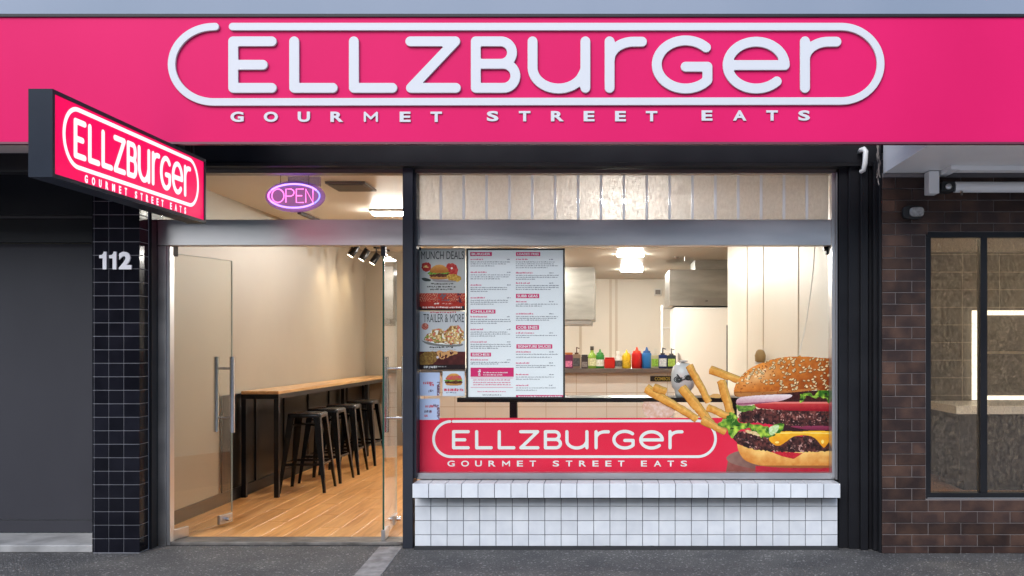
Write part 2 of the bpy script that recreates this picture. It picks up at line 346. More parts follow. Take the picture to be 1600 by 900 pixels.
def text_mesh(s, x0, x1, z0, z1, bold=0.0, ext=0.0, bev=0.0):
    cu = bpy.data.curves.new('t', 'FONT'); cu.body = s; cu.size = 1; cu.offset = bold; cu.extrude = ext; cu.bevel_depth = bev; cu.fill_mode = 'BOTH' if ext else 'FRONT'; cu.resolution_u = 4
    o = bpy.data.objects.new('t', cu); COL.objects.link(o); me = bpy.data.meshes.new_from_object(o); bpy.data.objects.remove(o); bpy.data.curves.remove(cu)
    n = len(me.vertices); a = np.empty(n * 3); me.vertices.foreach_get('co', a); a = a.reshape(-1, 3)
    lo, hi = a.min(0), a.max(0)
    a[:, 0] = x0 + (a[:, 0] - lo[0]) / max(1e-6, hi[0] - lo[0]) * (x1 - x0); a[:, 1] = z0 + (a[:, 1] - lo[1]) / max(1e-6, hi[1] - lo[1]) * (z1 - z0)
    me.vertices.foreach_set('co', a.ravel()); return upright(me)
MLINES = [[(0, 0), (0, 1), (.5, .30), (1, 1), (1, 0)]]
def cap_mesh(c, x0, x1, z0, z1, bold, ext=0.0):       # one tagline capital; the M is drawn with strokes
    if c != 'M': return text_mesh(c, x0, x1, z0, z1, bold, ext)
    w = (z1 - z0) * .21; return stroke_mesh([[(x0 + w / 2 + u * (x1 - x0 - w), z0 + w / 2 + v * (z1 - z0 - w)) for u, v in ln] for ln in MLINES], w, ext, 0, 5)
def shift(me, dx=0, dy=0, dz=0): me.transform(Matrix.Translation((dx, dy, dz))); return me

# ------------------------------------------------------------------ printed pictures (colour per cell of a fine grid)
def print_mesh(img, mask, x0, x1, z0, z1, y):
    H, W = mask.shape
    vx = np.linspace(x0, x1, W + 1); vz = np.linspace(z1, z0, H + 1)
    gx, gz = np.meshgrid(vx, vz); co = np.stack([gx, np.full_like(gx, y), gz], -1).reshape(-1, 3)
    jj, ii = np.where(mask); a = jj * (W + 1) + ii
    q = np.stack([a + W + 1, a + W + 2, a + 1, a], 1)
    used, inv = np.unique(q, return_inverse=True); co = co[used]; q = inv.reshape(-1, 4)
    me = bpy.data.meshes.new('print'); me.vertices.add(len(co)); me.vertices.foreach_set('co', co.ravel())
    me.loops.add(q.size); me.loops.foreach_set('vertex_index', q.ravel().astype(np.int32))
    me.polygons.add(len(q)); me.polygons.foreach_set('loop_start', np.arange(0, q.size, 4, dtype=np.int32))
    me.update(calc_edges=True)
    c = np.clip(img[jj, ii], 0, 1); l = np.where(c <= .04045, c / 12.92, ((c + .055) / 1.055) ** 2.4)
    at = me.color_attributes.new('Col', 'FLOAT_COLOR', 'CORNER')
    at.data.foreach_set('color', np.repeat(np.concatenate([l, np.ones((len(l), 1))], 1), 4, axis=0).ravel().astype(np.float32))
    me.materials.append(print_mat()); return me
def vnoise(shape, cell, seed):
    g = np.random.default_rng(seed); H, W = shape; gh, gw = int(H / cell) + 3, int(W / cell) + 3
    a = g.random((gh, gw)); y = np.arange(H) / cell; x = np.arange(W) / cell
    yi, xi = y.astype(int), x.astype(int); fy, fx = (y - yi)[:, None], (x - xi)[None]; fy = fy * fy * (3 - 2 * fy); fx = fx * fx * (3 - 2 * fx)
    return (a[yi][:, xi] * (1 - fy) * (1 - fx) + a[yi][:, xi + 1] * (1 - fy) * fx + a[yi + 1][:, xi] * fy * (1 - fx) + a[yi + 1][:, xi + 1] * fy * fx)
def smooth_poly(p, n=6):
    p = np.array(p, float); out = []; m = len(p)
    for i in range(m):
        a, b, c, d = p[i - 1], p[i], p[(i + 1) % m], p[(i + 2) % m]
        for k in range(n):
            t = k / n; out.append(.5 * (2 * b + (c - a) * t + (2 * a - 5 * b + 4 * c - d) * t * t + (3 * b - a - 3 * c + d) * t ** 3))
    return np.array(out)
class Paint:
    def __init__(s, x0, x1, y0, y1, res, bgc=None):
        s.W, s.H = int((x1 - x0) * res), int((y1 - y0) * res); s.res = res; s.ext = (x0, x1, y0, y1)
        s.gx, s.gy = np.meshgrid(x0 + (np.arange(s.W) + .5) / res, y0 + (np.arange(s.H) + .5) / res)
        s.img = np.zeros((s.H, s.W, 3)); s.mask = np.zeros((s.H, s.W), bool)
        if bgc is not None: s.img[:] = np.array(bgc) / 255; s.mask[:] = True
    def n(s, cell, seed): return vnoise((s.H, s.W), cell * s.res, seed)
    def poly(s, p, wob=0.0, wc=4, seed=1, smooth=True):
        q = smooth_poly(p) if smooth else np.array(p, float)
        x, y = s.gx, s.gy
        if wob: x = x + (s.n(wc, seed) - .5) * 2 * wob; y = y + (s.n(wc, seed + 50) - .5) * 2 * wob
        m = np.zeros(x.shape, bool)
        for (ax, ay), (bx, by) in zip(q, np.roll(q, -1, 0)):
            c = ((ay > y) != (by > y)); m ^= c & (x < (bx - ax) * (y - ay) / ((by - ay) if by != ay else 1e-9) + ax)
        return m
    def put(s, m, col, opaque=True):
        col = np.asarray(col, float) / 255
        if col.ndim == 1: col = np.broadcast_to(col, s.img.shape)
        s.img[m] = col[m]
        if opaque: s.mask |= m
    def lerp(s, a, b, t): t = np.clip(t, 0, 1)[..., None]; return np.array(a, float) * (1 - t) + np.array(b, float) * t
# ================================================================== SETTING
def struct(o): o['kind'] = 'structure'; return o
struct(MB().add([(-60, -80, 0), (60, -80, 0), (60, 14, 0), (-60, 14, 0)], [(0, 1, 2, 3)]).build('pavement', M_ASPH))
struct(MB().add([(-60, -80, .004), (60, -80, .004), (60, -1.35, .004), (-60, -1.35, .004)], [(0, 1, 2, 3)]).build('bounce_ground', mat('pale_bounce', (.40, .39, .375), .85, col2=(.50, .485, .47), nscale=1.5)))  # unseen pale ground, added to bounce daylight up under the awning
M_STRIP = mat('worn_stone', (.17, .155, .148), .8, col2=(.30, .28, .265), nscale=9, stretch=(1.5, 1, 1), bump=.4, bscale=40)
st = struct(bpy.data.objects.new('paving_strip', None)); COL.objects.link(st)
for i in range(9):                                   # narrow stone setts running from the door post towards the street
    y1 = .045 - i * .36; y0 = y1 - .352
    o = MB().box(-.083, .083, y0, y1, -.02, .006, .003).build('stone', M_STRIP, st)
st.location = (-1.515, 0, 0); st.rotation_euler = (0, 0, R(3.2))
FB, FT, FY = Z(222, -1.128), Z(27, -1.128), -1.128
XL, XR = -3.37, 1.58                                 # inner faces of the shop's side walls
CEIL = 2.72
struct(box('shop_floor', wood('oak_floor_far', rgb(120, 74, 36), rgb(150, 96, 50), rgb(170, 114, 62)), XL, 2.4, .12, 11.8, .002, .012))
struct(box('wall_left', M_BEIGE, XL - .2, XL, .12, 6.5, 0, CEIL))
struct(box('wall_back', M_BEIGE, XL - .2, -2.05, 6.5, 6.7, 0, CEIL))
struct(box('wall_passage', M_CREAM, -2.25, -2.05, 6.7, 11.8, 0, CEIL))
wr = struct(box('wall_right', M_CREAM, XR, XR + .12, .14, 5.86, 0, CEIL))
for y in (1.25, 3.0, 4.1): box('panel_joint', mat('joint_strip', (.60, .53, .42), .4), XR - .006, XR + .001, y, y + .03, .1, CEIL - .01, wr)
box('corner_guard', M_BLACKM, XR - .012, XR + .02, 5.865, 5.90, .75, Z(508, 5.87), wr)
struct(box('wall_kitchen_side', M_CREAM, 2.4, 2.55, 5.86, 11.8, 0, CEIL))
struct(box('wall_kitchen_return', M_CREAM, XR + .12, 2.4, 5.74, 5.86, 0, CEIL))
kb = struct(box('wall_kitchen_back', M_CREAM, -2.05, 2.4, 11.8, 11.95, 0, CEIL))
for px in (905, 952, 961): box('panel_joint', MATS['joint_strip'], X(px, 11.8), X(px, 11.8) + .05, 11.79, 11.801, .1, CEIL - .02, kb)
cl = struct(box('ceiling', M_CEIL, XL - .2, 2.55, .16, 11.95, CEIL, CEIL + .06))
struct(box('kitchen_ceiling', mat('kitchen_ceiling_steel', (.42, .385, .325), .38, .4), -2.05, 2.4, 5.9, 11.79, CEIL - .012, CEIL - .001))
struct(box('roof_slab', M_BLACK, -7.5, 7.5, .02, 12.2, CEIL + .08, 3.25))

# oak boards by the door, each a piece of the floor
fl = struct(bpy.data.objects.new('board_floor', None)); COL.objects.link(fl)
M_OAK = wood('oak_board', rgb(176, 116, 60), rgb(212, 152, 88), rgb(230, 178, 114), vary=.09, rough=.32)
bw, bl = .165, 1.35; me_b = {}
for i in range(14):
    x = XL + .02 + i * bw; off = (i * .53) % bl
    ys = [.30] + [y for y in np.arange(.30 - off, 6.6, bl) if .45 < y < 6.3] + [6.48]
    for a, b in zip(ys[:-1], ys[1:]):
        key = round(b - a, 3)
        if key not in me_b:
            me_b[key] = MB().box(-bw / 2 + .0012, bw / 2 - .0012, .0015, key - .0015, 0, .010, .0015).mesh(); me_b[key].materials.append(M_OAK)
        obj('board', me_b[key], None, fl, (x + bw / 2, a, .013))
th = tag(box('door_threshold', mat('worn_threshold', (.10, .09, .08), .45, .4, col2=(.22, .20, .18), nscale=8, stretch=(1, 4, 1)), X(247, .1), X(628, .1), .10, .295, .001, .024, ch=.004), 'worn grey metal threshold strip under the open glass doors', 'threshold')

# ------------------------------------------------------------------ wall above the awning
M_UP = mat('blue_grey_render', (.15, .185, .245), .6, col2=(.18, .21, .27), nscale=.5, stretch=(1, 1, .2))
tag(box('upper_wall', M_UP, -12, 12, 2.5, 2.7, 3.26, 9), 'pale blue grey wall rising above the long pink fascia', 'wall')

# ------------------------------------------------------------------ awning (roof, soffits, side panel)
aw = thing('street_awning', 'flat street awning behind the pink fascia, with a white boxed soffit over the brick wall', 'awning', (0, -.6, 3.2))
def ch(o, p): o.parent = p; o.matrix_parent_inverse = Matrix.Translation(-Vector(p.location)); return o
XS = X(1380, -.15)
ch(box('roof', M_BLACK, -7.4, -2.40, -1.10, -.26, 3.16, 3.24), aw); ch(box('roof', M_BLACK, XS, 7.4, -1.10, -.26, 3.16, 3.24), aw)
ch(box('soffit', M_WHITE, XS + .012, 7.2, -1.09, -.152, FB + .004, FB + .03), aw)
ch(box('side_panel', M_WHITE, XS, XS + .010, -1.09, -.152, FB - .001, 3.155), aw)
ch(box('soffit_batten', M_WHITE, XS + .42, 7.2, -.42, -.34, FB - .030, FB + .002), aw)
ch(box('soffit_batten', M_WHITE, XS + .36, XS + .42, -.42, -.158, FB - .024, FB + .002), aw)
ch(box('soffit_strip', mat('grey_soffit', (.42, .38, .36), .6), -7.2, X(250, -.8), -1.09, -.80, FB + .004, FB + .03), aw)
ch(box('bulkhead', M_BLACK, -7.2, -2.62, -.80, -.70, Z(268, -.8), 3.15), aw)

# ------------------------------------------------------------------ fascia sign with raised lettering
fs = thing('fascia_sign', 'long bright pink shop fascia with raised white lettering in a rounded outline', 'shop sign', (0, FY, FB))
def fz(o): return ch(o, fs)
fz(box('panel', M_PINK, -7.3, 7.3, FY, FY + .03, FB, FT))
fz(box('top_trim', M_BLACK, -7.3, 7.3, FY - .012, FY + .05, FT, FT + .016))
fz(box('bottom_trim', mat('plum_trim', (.10, .01, .03), .4), -7.3, 7.3, FY - .006, FY + .03, FB - .012, FB))
kf = K(FY)
def fmap(lines): return [[((x - VX) * kf, EYE + (VY - z) * kf) for x, z in ln] for ln in lines]
for name, lines in LOGO:
    me = stroke_mesh(fmap(lines), 14.4 * kf, .006, .002); shift(me, 0, FY - .009)
    fz(obj('raised_letter', me, M_LETTER))
hook = [[(338, 43)] + arc(336, 101.8, 66, 58.7, 90, 270, 30) + [(500, 160.5)]]
loop = [[(500, 160.5), (1313, 159)] + arc(1313, 101, 62, 58, -90, 90, 30) + [(365, 43)]]
for L_ in ([hook[0][:-1] + loop[0][1:-1] + [(365, 43)]],):
    me = stroke_mesh(fmap(L_), 10.8 * kf, .006, .002, 5); shift(me, 0, FY - .009); fz(obj('outline_tube', me, M_LETTER))
TAG = [('G', 361), ('O', 413), ('U', 466), ('R', 517), ('M', 569), ('E', 625), ('T', 673), ('S', 761), ('T', 811), ('R', 861), ('E', 912), ('E', 961), ('T', 1009), ('E', 1096), ('A', 1145), ('T', 1197), ('S', 1247)]
WID = {'G': 20.5, 'O': 22, 'U': 19, 'R': 20, 'M': 22, 'E': 17, 'T': 18, 'S': 18, 'A': 21}
for c_, x in TAG:
    y_ = 1 if x < 700 else (0 if x < 1050 else -1.0)
    me = cap_mesh(c_, X(x, FY), X(x + WID[c_], FY), Z(190 + y_, FY), Z(174 + y_, FY), .035, .004); shift(me, 0, FY - .005); fz(obj('tagline_letter', me, M_LETTER))

# ------------------------------------------------------------------ projecting light box sign
SX, SY0, SY1, SZ1 = -2.478, -2.325, -.73, 2.556; SZ0 = SZ1 - .394; ST = .108; SL = SY1 - SY0; SH = SZ1 - SZ0
ps = thing('projecting_sign', 'illuminated pink light box sign in a dark case, hung at right angles to the shopfront', 'hanging sign', (SX - ST / 2, SY0, SZ0))
def pz(o): return ch(o, ps)
M_CASE = mat('slate_case', (.010, .014, .023), .4, col2=(.013, .018, .028), nscale=3, spec=.12)
bxm = MB(); e = .018
bxm.box(SX - ST, SX, SY0, SY0 + .02, SZ0, SZ1).box(SX - ST, SX, SY1 - .02, SY1, SZ0, SZ1).box(SX - ST, SX, SY0 + .02, SY1 - .02, SZ1 - e, SZ1).box(SX - ST, SX, SY0 + .02, SY1 - .02, SZ0, SZ0 + e)
pz(bxm.build('case', M_CASE))
pz(box('lit_face', emit('pink_lightbox', (1, .0, .115), .46, (.03, .0, .003)), SX - .012, SX - .006, SY0 + .02, SY1 - .02, SZ0 + e, SZ1 - e))
pz(box('lit_face', MATS['pink_lightbox'], SX - ST + .006, SX - ST + .012, SY0 + .02, SY1 - .02, SZ0 + e, SZ1 - e))
M_GLOW = emit('lit_white', (1, .96, 1), .50, (.2, .2, .2))
def smap_mesh(me, x): me.transform(Matrix.Translation((x, 0, 0)) @ Matrix.Rotation(R(90), 4, 'Z')); return me
u0, u1, v0, v1 = .112, .872, .205, .700
def lx(x): return SY0 + SL * (u0 + (x - 358.7) / (1313.7 - 358.7) * (u1 - u0))
def lz(z): return SZ1 - SH * (v0 + (z - 58.8) / 87.0 * (v1 - v0))
for i, (name, lines) in enumerate(LOGO):
    w = .0275
    ins = lambda z: lz(102.3 + (z - 102.3) * .985)
    me = stroke_mesh([[(lx(x), ins(z)) for x, z in ln] for ln in lines], w, .0008, 0, 6); pz(obj('lit_letter', smap_mesh(me, SX - .004), M_GLOW))
px0, px1, pzz0, pzz1 = SY0 + SL * .060, SY0 + SL * .935, SZ1 - SH * .105, SZ1 - SH * .79; ry = abs(pzz1 - pzz0) / 2; cz = (pzz0 + pzz1) / 2; rx = .115
aL = [(px0 + rx + rx * math.cos(R(t)), cz + ry * math.sin(R(t))) for t in np.linspace(90, 270, 30)]
aR = [(px1 - rx + rx * math.cos(R(t)), cz + ry * math.sin(R(t))) for t in np.linspace(-90, 90, 30)]
me = stroke_mesh([aL + aR + [aL[0]]], .020, .0008, 0, 5); pz(obj('outline_tube', smap_mesh(me, SX - .004), M_GLOW))
tl0, tl1 = SY0 + SL * .167, SY0 + SL * .834
for c_, x in TAG:
    w_ = WID[c_] * .98
    me = cap_mesh(c_, tl0 + (x - 361) / (1265 - 361) * (tl1 - tl0), tl0 + (x + w_ - 361) / (1265 - 361) * (tl1 - tl0), SZ1 - SH * .945, SZ1 - SH * .848, .03, .0008)
    pz(obj('tagline_letter', smap_mesh(me, SX - .004), M_GLOW))
for y in (-.80, -1.0): pz(MB().tube([(SX - ST / 2, y, SZ1 - .005), (SX - ST / 2, y, 3.158)], .012).build('hanger_rod', M_BLACKM))

# ------------------------------------------------------------------ tiled pillar and house number
PY = -.15; kp = K(PY)
pl = thing('tiled_pillar', 'slim pillar covered in glossy black square tiles beside the doorway', 'pillar', (X(181, PY), 0, 0))
def pt(o): return ch(o, pl)
px_l, px_r = X(144, PY), X(218, PY); t_ = .008
pt(box('core', M_BGROUT, px_l + .004, px_r - .004, PY + .005, .05, 0, 3.15))
cols = [X(p, PY) for p in (144, 146.6, 169.5, 193, 218)]; z0 = Z(863.5, PY); rows = [z0] + [Z(841.7 - 21.09 * i, PY) for i in range(0, 29)]
g = .0046
side_y = [PY, PY + .093, -.027]
for j in range(len(rows) - 1):
    a, b = rows[j] + g / 2, rows[j + 1] - g / 2
    if a < 0: a = .002
    for i in range(4):
        c, d = cols[i] + (g / 2 if i else 0), cols[i + 1] - (g / 2 if i < 3 else 0)
        if d - c < .004: continue
        ch(piece('tile', d - c, b - a, .008, .0012, M_BTILE, None, ((c + d) / 2, PY + .008, (a + b) / 2), random.uniform(-.006, .006), random.uniform(-.006, .006)), pl)
    for i in range(2):
        c, d = side_y[i] + (.009 if i == 0 else g / 2), side_y[i + 1] - g / 2
        ch(piece('tile', d - c, b - a, .008, .0012, M_BTILE, None, (px_r - .008, (c + d) / 2, (a + b) / 2), R(90)), pl)
hn = thing('house_number', 'white raised house number 112 on the black tiled pillar', 'house number', (X(180, PY), PY, Z(421, PY)))
M_NUM = mat('number_white', (.78, .78, .80), .4)
for c_, a, b in (('1', 155, 168.5), ('1', 170.5, 184), ('2', 187, 206.5)):
    if c_ == '1':
        one = [(.50, 0), (.93, 0), (.93, 1), (.62, 1), (.55, .89), (.40, .82), (.10, .80), (.10, .63), (.50, .63)]
        me = fill_mesh([[(X(a + u_ * (b - a), PY), Z(421 - 27.5 * w_, PY)) for u_, w_ in one]], .006)
    else: me = text_mesh(c_, X(a, PY), X(b, PY), Z(421, PY), Z(393.5, PY), .05, .006)
    shift(me, 0, PY - .006); ch(obj('digit', me, M_NUM), hn)

# ------------------------------------------------------------------ neighbour on the left: grey shutter, lintel, step
M_SHUT = mat('grey_shutter', (.030, .029, .035), .45, col2=(.038, .037, .044), nscale=1.2, stretch=(1, 1, .5), spec=.25)
sh = thing('roller_shutter', 'plain dark grey metal shutter closing the doorway left of the pillar', 'shutter', (X(60, .29), .29, 0))
ch(box('panel', M_SHUT, -7.3, px_l + .05, .29, .33, Z(812, .29), Z(381, .29)), sh)
ch(box('bottom_rail', M_SHUT, -7.3, px_l + .05, .282, .33, Z(831, .29), Z(812.8, .29)), sh)
ch(box('lintel', M_BLACK, -7.3, px_l + .05, .20, .33, Z(381, .29) + .002, Z(341, .20)), sh)
ch(box('lintel_trim', mat('trim_grey', (.06, .055, .058), .4), -7.3, px_l + .05, .19, .30, Z(341, .20) + .002, Z(338.5, .20)), sh)
ch(box('hood_box', M_BLACK, -7.3, px_l + .05, .12, .33, Z(338.5, .20) + .002, 3.0), sh)
tag(box('door_step', M_CONC, -7.3, px_l - .004, -.13, .30, 0, Z(852, -.13), ch=.006), 'low worn concrete step below the grey shutter', 'step')

# ------------------------------------------------------------------ shopfront frame
fr = thing('shopfront_frame', 'black and stainless steel shopfront frame holding the door opening and the large window', 'shopfront', (X(640), 0, 0))
def fp(o): return ch(o, fr)
XD0, XP0, XP1, XW1 = X(247, .08), X(629), X(645), X(1310)
fp(box('header_beam', M_BLACK, X(225), X(1376), -.02, .15, Z(254, -.02), 3.0))
fp(box('header_rail', M_BLACKM, X(235), X(1376), -.045, .12, Z(260, -.03), Z(254.5, -.02) - .004))
fp(box('post', M_CHAR, XP0, XP1, 0, .16, 0, Z(260, -.03) - .002, ch=.003))
fp(box('jamb', M_BLACK, X(228, -.01), XD0 - .001, -.01, .16, 0, Z(260, -.03) - .004))
fp(box('door_jamb', M_STEEL, XD0, X(259, .08), .08, .16, .003, Z(385, .1)))
fp(box('door_jamb_strip', M_ALU, X(259, .08) + .002, X(264, .08), .095, .16, .003, Z(385, .1)))
ZT0, ZT1 = Z(383.5, .07), Z(343, .07)
fp(box('transom_beam', M_STEEL, XD0, XP0 - .001, .07, .16, ZT0, ZT1, ch=.003))
fp(box('transom_beam', M_STEEL, XP1 + .012, X(1301, .07), .07, .16, ZT0, ZT1, ch=.003))
M_BRONZE = mat('bronze_trim', (.20, .17, .15), .35, .7)
ZH = Z(272, .1)
fp(box('head_trim', M_BRONZE, XD0, XP0 - .001, .06, .158, ZH, Z(260, -.03) - .003))
fp(box('head_trim', M_BRONZE, XP1 + .001, XW1 - .002, .06, .158, ZH, Z(260, -.03) - .003))
fp(box('window_jamb', M_CHAR, XP1 + .001, X(651.5, .05), .03, .16, Z(745, .1), ZH - .002))
fp(box('window_jamb', M_ALU, X(1299, .07), X(1304.5, .07), .05, .16, Z(745, .1), ZH - .002))
fp(box('window_jamb_trim', mat('dull_aluminium', (.26, .25, .25), .4, .8), X(1304.5, .05) + .001, XW1 - .002, .02, .16, Z(747, .1), ZH - .002))
fp(box('window_sill', M_STEEL, XP1 + .012, XW1 - .004, .075, .16, Z(748, .1), Z(738.5, .09), ch=.002))
GY = .128
# panes
fp(box('window_pane', M_GLASS, X(651.5, .05) + .002, X(1299, .07) - .002, GY, GY + .008, Z(738.5, .09), ZT0))
fp(box('transom_pane', M_GLASS, XD0 + .004, XP0 - .003, GY, GY + .008, ZT1, ZH))
M_OBS = glass('obscure_glass', (.92, .92, .91), .22, .46, (.76, .755, .74), wav=.3, dirt=.34, crackle=.45, refr=.85)
M_JST = glass('pale_blue_strip', (.9, .95, 1), .3, .96, (.86, .92, 1.0))
x0 = X(653, GY); pw = 35.75 * K(GY); n_l = 18
for i in range(n_l):
    a = x0 + i * pw
    fp(box('louvre_pane', M_OBS, a + .010, a + pw - .010, GY, GY + .006, ZT1 + .004, ZH - .004))
    if i: fp(box('pane_joint', M_JST, a - .009, a + .009, GY - .004, GY + .008, ZT1 + .002, ZH - .003))
fp(box('louvre_rail', M_BLACKM, x0, X(1299, .07) - .003, GY - .01, GY + .012, ZT1 + .0005, ZT1 + .004))

# the black pilaster with stepped profiles right of the window
pc = thing('black_pilaster', 'stepped black painted pilaster between shop window and brick wall', 'pilaster', (X(1342), 0, 0))
for a, b, y in ((1310.5, 1326, .015), (1326, 1345, -.012), (1345, 1357, -.055), (1357, 1365, -.02), (1365, 1374, -.075), (1374, 1380.3, -.134)):
    ch(box('profile', M_BLACK, X(a, y) + .001, X(b, y) - .001, y, .14, 0, Z(255, -.02), ch=.003), pc)
for py in (640, 404): ch(box('joint_mark', M_BLACKM, X(1357.5, -.02), X(1364, -.02), -.022, -.018, Z(py + 2, -.02), Z(py, -.02)), pc)

# ------------------------------------------------------------------ tiled stall riser with coping
tw = thing('tiled_stall_riser', 'low wall of white glazed square tiles with a projecting tiled ledge under the window', 'tiled wall', (X(978), 0, 0))
def tt(o): return ch(o, tw)
RXA, RXB = X(648), X(1309)
tt(box('core', M_WGROUT, RXA + .004, RXB - .002, .006, .15, 0, Z(778) + .002))
CYF, CYB = -.118, .076; CZT = Z(756, CYF); CZB = Z(778, CYF)
cxa, cxb = X(644, CYF), X(1313, CYF)
tt(box('coping_core', M_WGROUT, cxa + .004, cxb - .004, CYF + .006, .15, CZB + .004, CZT - .006))
xl = [648] + [673.2 + 25.45 * i for i in range(25)] + [1309]
xl = [x for x in xl if x <= 1309]; zr = [853.5, 835.7, 813.7, 791, 778.5]; g = .004
for j in range(4):
    a, b = Z(zr[j]) + g / 2, Z(zr[j + 1]) - g / 2
    for i in range(len(xl) - 1):
        c, d = X(xl[i]) + g / 2, X(xl[i + 1]) - g / 2
        if d - c > .008: tt(piece('tile', d - c, b - a, .007, .0016, M_WTILE, None, ((c + d) / 2, .0065 + random.uniform(-.0006, .0006), (a + b) / 2), random.uniform(-.006, .006), random.uniform(-.006, .006)))
nC = 26; cw = (cxb - cxa) / nC
for i in range(nC):
    c, d = cxa + i * cw + g / 2, cxa + (i + 1) * cw - g / 2
    tt(piece('coping_tile', d - c, CZT - CZB, .007, .0016, M_WTILE, None, ((c + d) / 2, CYF + .007 + random.uniform(-.0005, .0005), (CZT + CZB) / 2), random.uniform(-.005, .005), random.uniform(-.006, .006)))
    tt(piece('ledge_tile', d - c, CYB - CYF - .012, .007, .0016, M_WTILE, None, ((c + d) / 2, (CYF + CYB) / 2 + .005, CZT - .007), 0, R(-90)))
tt(box('ledge_end', M_WTILE, cxb - .004, cxb, CYF + .002, .015, CZB, CZT))
sk = MB()                                             # lumpy asphalt fillet at the foot of the tiles
pts = []
for i in range(67):
    x = RXA + (RXB - RXA) * i / 66; r_ = .022 + .012 * math.sin(i * .9) * random.random() + .008 * random.random()
    pts.append((x, r_))
v = []; f = []
for x, r_ in pts: v += [(x, -.028 - r_ * .6, .0008), (x, -.012, .006 + r_ * .25), (x, .004, .010 + r_ * .35)]
for i in range(len(pts) - 1):
    for k in range(2): f.append((i * 3 + k, (i + 1) * 3 + k, (i + 1) * 3 + k + 1, i * 3 + k + 1))
sk.add(v, f, True); tt(sk.build('asphalt_fillet', mat('tar', (.012, .012, .013), .7)))

# ------------------------------------------------------------------ brick wall with the neighbour's window
BY = -.15
bwall = thing('brick_wall', 'dark brown glazed brick wall around the neighbouring window', 'brick wall', (X(1412, BY), BY, 0))
wx0, wx1, wz0, wz1 = X(1447, BY), X(1760, BY), Z(779, BY), Z(362, BY)
bx0, bx1, bzt = X(1378.5, BY), X(1800, BY), Z(270, BY)
mk = MB(); mk.box(bx0 + .003, wx0, BY + .006, .10, 0, bzt).box(wx0, bx1, BY + .006, .10, 0, wz0).box(wx0, bx1, BY + .006, .10, wz1, bzt).box(wx1, bx1, BY + .006, .10, wz0, wz1)
ch(mk.build('mortar', M_MORTAR), bwall)
rowp = [866.5] + [853.4 - 18.02 * i for i in range(0, 33)]
bg_ = .0048
for j in range(len(rowp) - 1):
    a, b = max(.001, Z(rowp[j], BY) + bg_ / 2), min(bzt, Z(rowp[j + 1], BY) - bg_ / 2)
    st_ = 1399.3 if j % 2 == 0 else 1425.0
    xs_ = [1378.5] + [st_ + 51.2 * i for i in range(9)]; xs_ = [x for x in xs_ if x <= 1800]
    for i in range(len(xs_) - 1):
        c, d = X(xs_[i], BY) + (bg_ / 2 if i else 0), X(xs_[i + 1], BY) - bg_ / 2
        mid = (a + b) / 2
        aa, bb_ = a, b
        if c >= wx0 - .012 and a < wz1 < b and b - wz1 > .012: aa = wz1 + .002      # cut course over the window head
        elif c >= wx0 - .012 and a < wz0 < b and wz0 - a > .012: bb_ = wz0 - .002
        elif wz0 - .002 < mid < wz1 + .002:              # beside the window
            if c >= wx0 - .012: continue
            d = min(d, wx0 - .003)
        if d - c < .012 or bb_ - aa < .01: continue
        ch(piece('brick', d - c, bb_ - aa, .012, .0022, M_BRICK, None, ((c + d) / 2, BY + .012 + random.uniform(-.0012, .0012), (aa + bb_) / 2)), bwall)
nw = thing('neighbour_window', 'black framed window in the brick wall with grimy glass', 'window', ((wx0 + wx1) / 2, BY, wz0))
def np_(o): return ch(o, nw)
fw = 8.5 * K(BY); yb, yf = BY + .07, BY + .012
np_(box('frame_head', M_BLACK, wx0, wx1, yf, yb, wz1 - fw, wz1 - .001)); np_(box('frame_sill', M_BLACK, wx0, wx1, yf - .012, yb, wz0 + .001, wz0 + fw))
np_(box('frame_jamb', M_BLACK, wx0, wx0 + fw, yf + .001, yb, wz0 + fw, wz1 - fw))
mull = [(X(1533, BY), X(1543.5, BY)), (X(1685, BY), X(1695, BY))]
for a, b in mull: np_(box('mullion', M_BLACK, a, b, yf - .002, yb, wz0 + fw, wz1 - fw))
M_GRIME = glass('grimy_glass', (.93, .91, .88), 0, .06, (.62, .56, .48), f0=.03, dirt=.06, crackle=.45)
edges = [wx0 + fw] + [q for m_ in mull for q in m_] + [wx1]
for i in range(0, 6, 2): np_(box('pane', M_GRIME, edges[i], edges[i + 1], yb - .03, yb - .024, wz0 + fw, wz1 - fw))
np_(box('flashing', M_ALU, wx0 + .01, wx1, yf - .014, yf - .010, wz0 + .001, wz0 + .006))

# room behind the neighbour's window
NX0, NX1, NY1 = XR + .14, 5.6, 3.6
struct(box('neighbour_floor', wood('dark_oak', rgb(92, 56, 30), rgb(128, 82, 46), rgb(150, 100, 60), 'X'), NX0, NX1, .02, NY1, .004, .02))
nbw = struct(box('neighbour_wall', mat('dull_tile_wall', (.055, .048, .042), .4, col2=(.10, .086, .072), nscale=7, detail=8), NX0, NX1, NY1, NY1 + .1, 0, 2.6))
for i in range(12): box('wall_batten', mat('pale_grout', (.30, .27, .22), .7), NX0, NX1, NY1 - .003, NY1 + .001, .30 + .19 * i, .306 + .19 * i, nbw)
for i in range(10): box('wall_batten', MATS['pale_grout'], NX0 + .1 + .4 * i, NX0 + .106 + .4 * i, NY1 - .0028, NY1 + .001, .1, 2.6, nbw)
struct(box('neighbour_wall_side', MATS['dull_tile_wall'], NX1, NX1 + .1, .02, NY1, 0, 2.6))
struct(box('neighbour_ceiling', M_CEIL, NX0, NX1, .02, NY1, 2.42, 2.6))
lb = thing('wall_light_frame', 'glowing white rectangular light frame on the wall inside the neighbouring window', 'light', (X(1575, 3.5), 3.5, Z(625, 3.5)))
LY = 3.52; a, b, c, d = X(1520, LY), X(1720, LY), Z(625, LY), Z(485, LY)
M_LED = emit('warm_led', (1, .88, .68), 1.0)
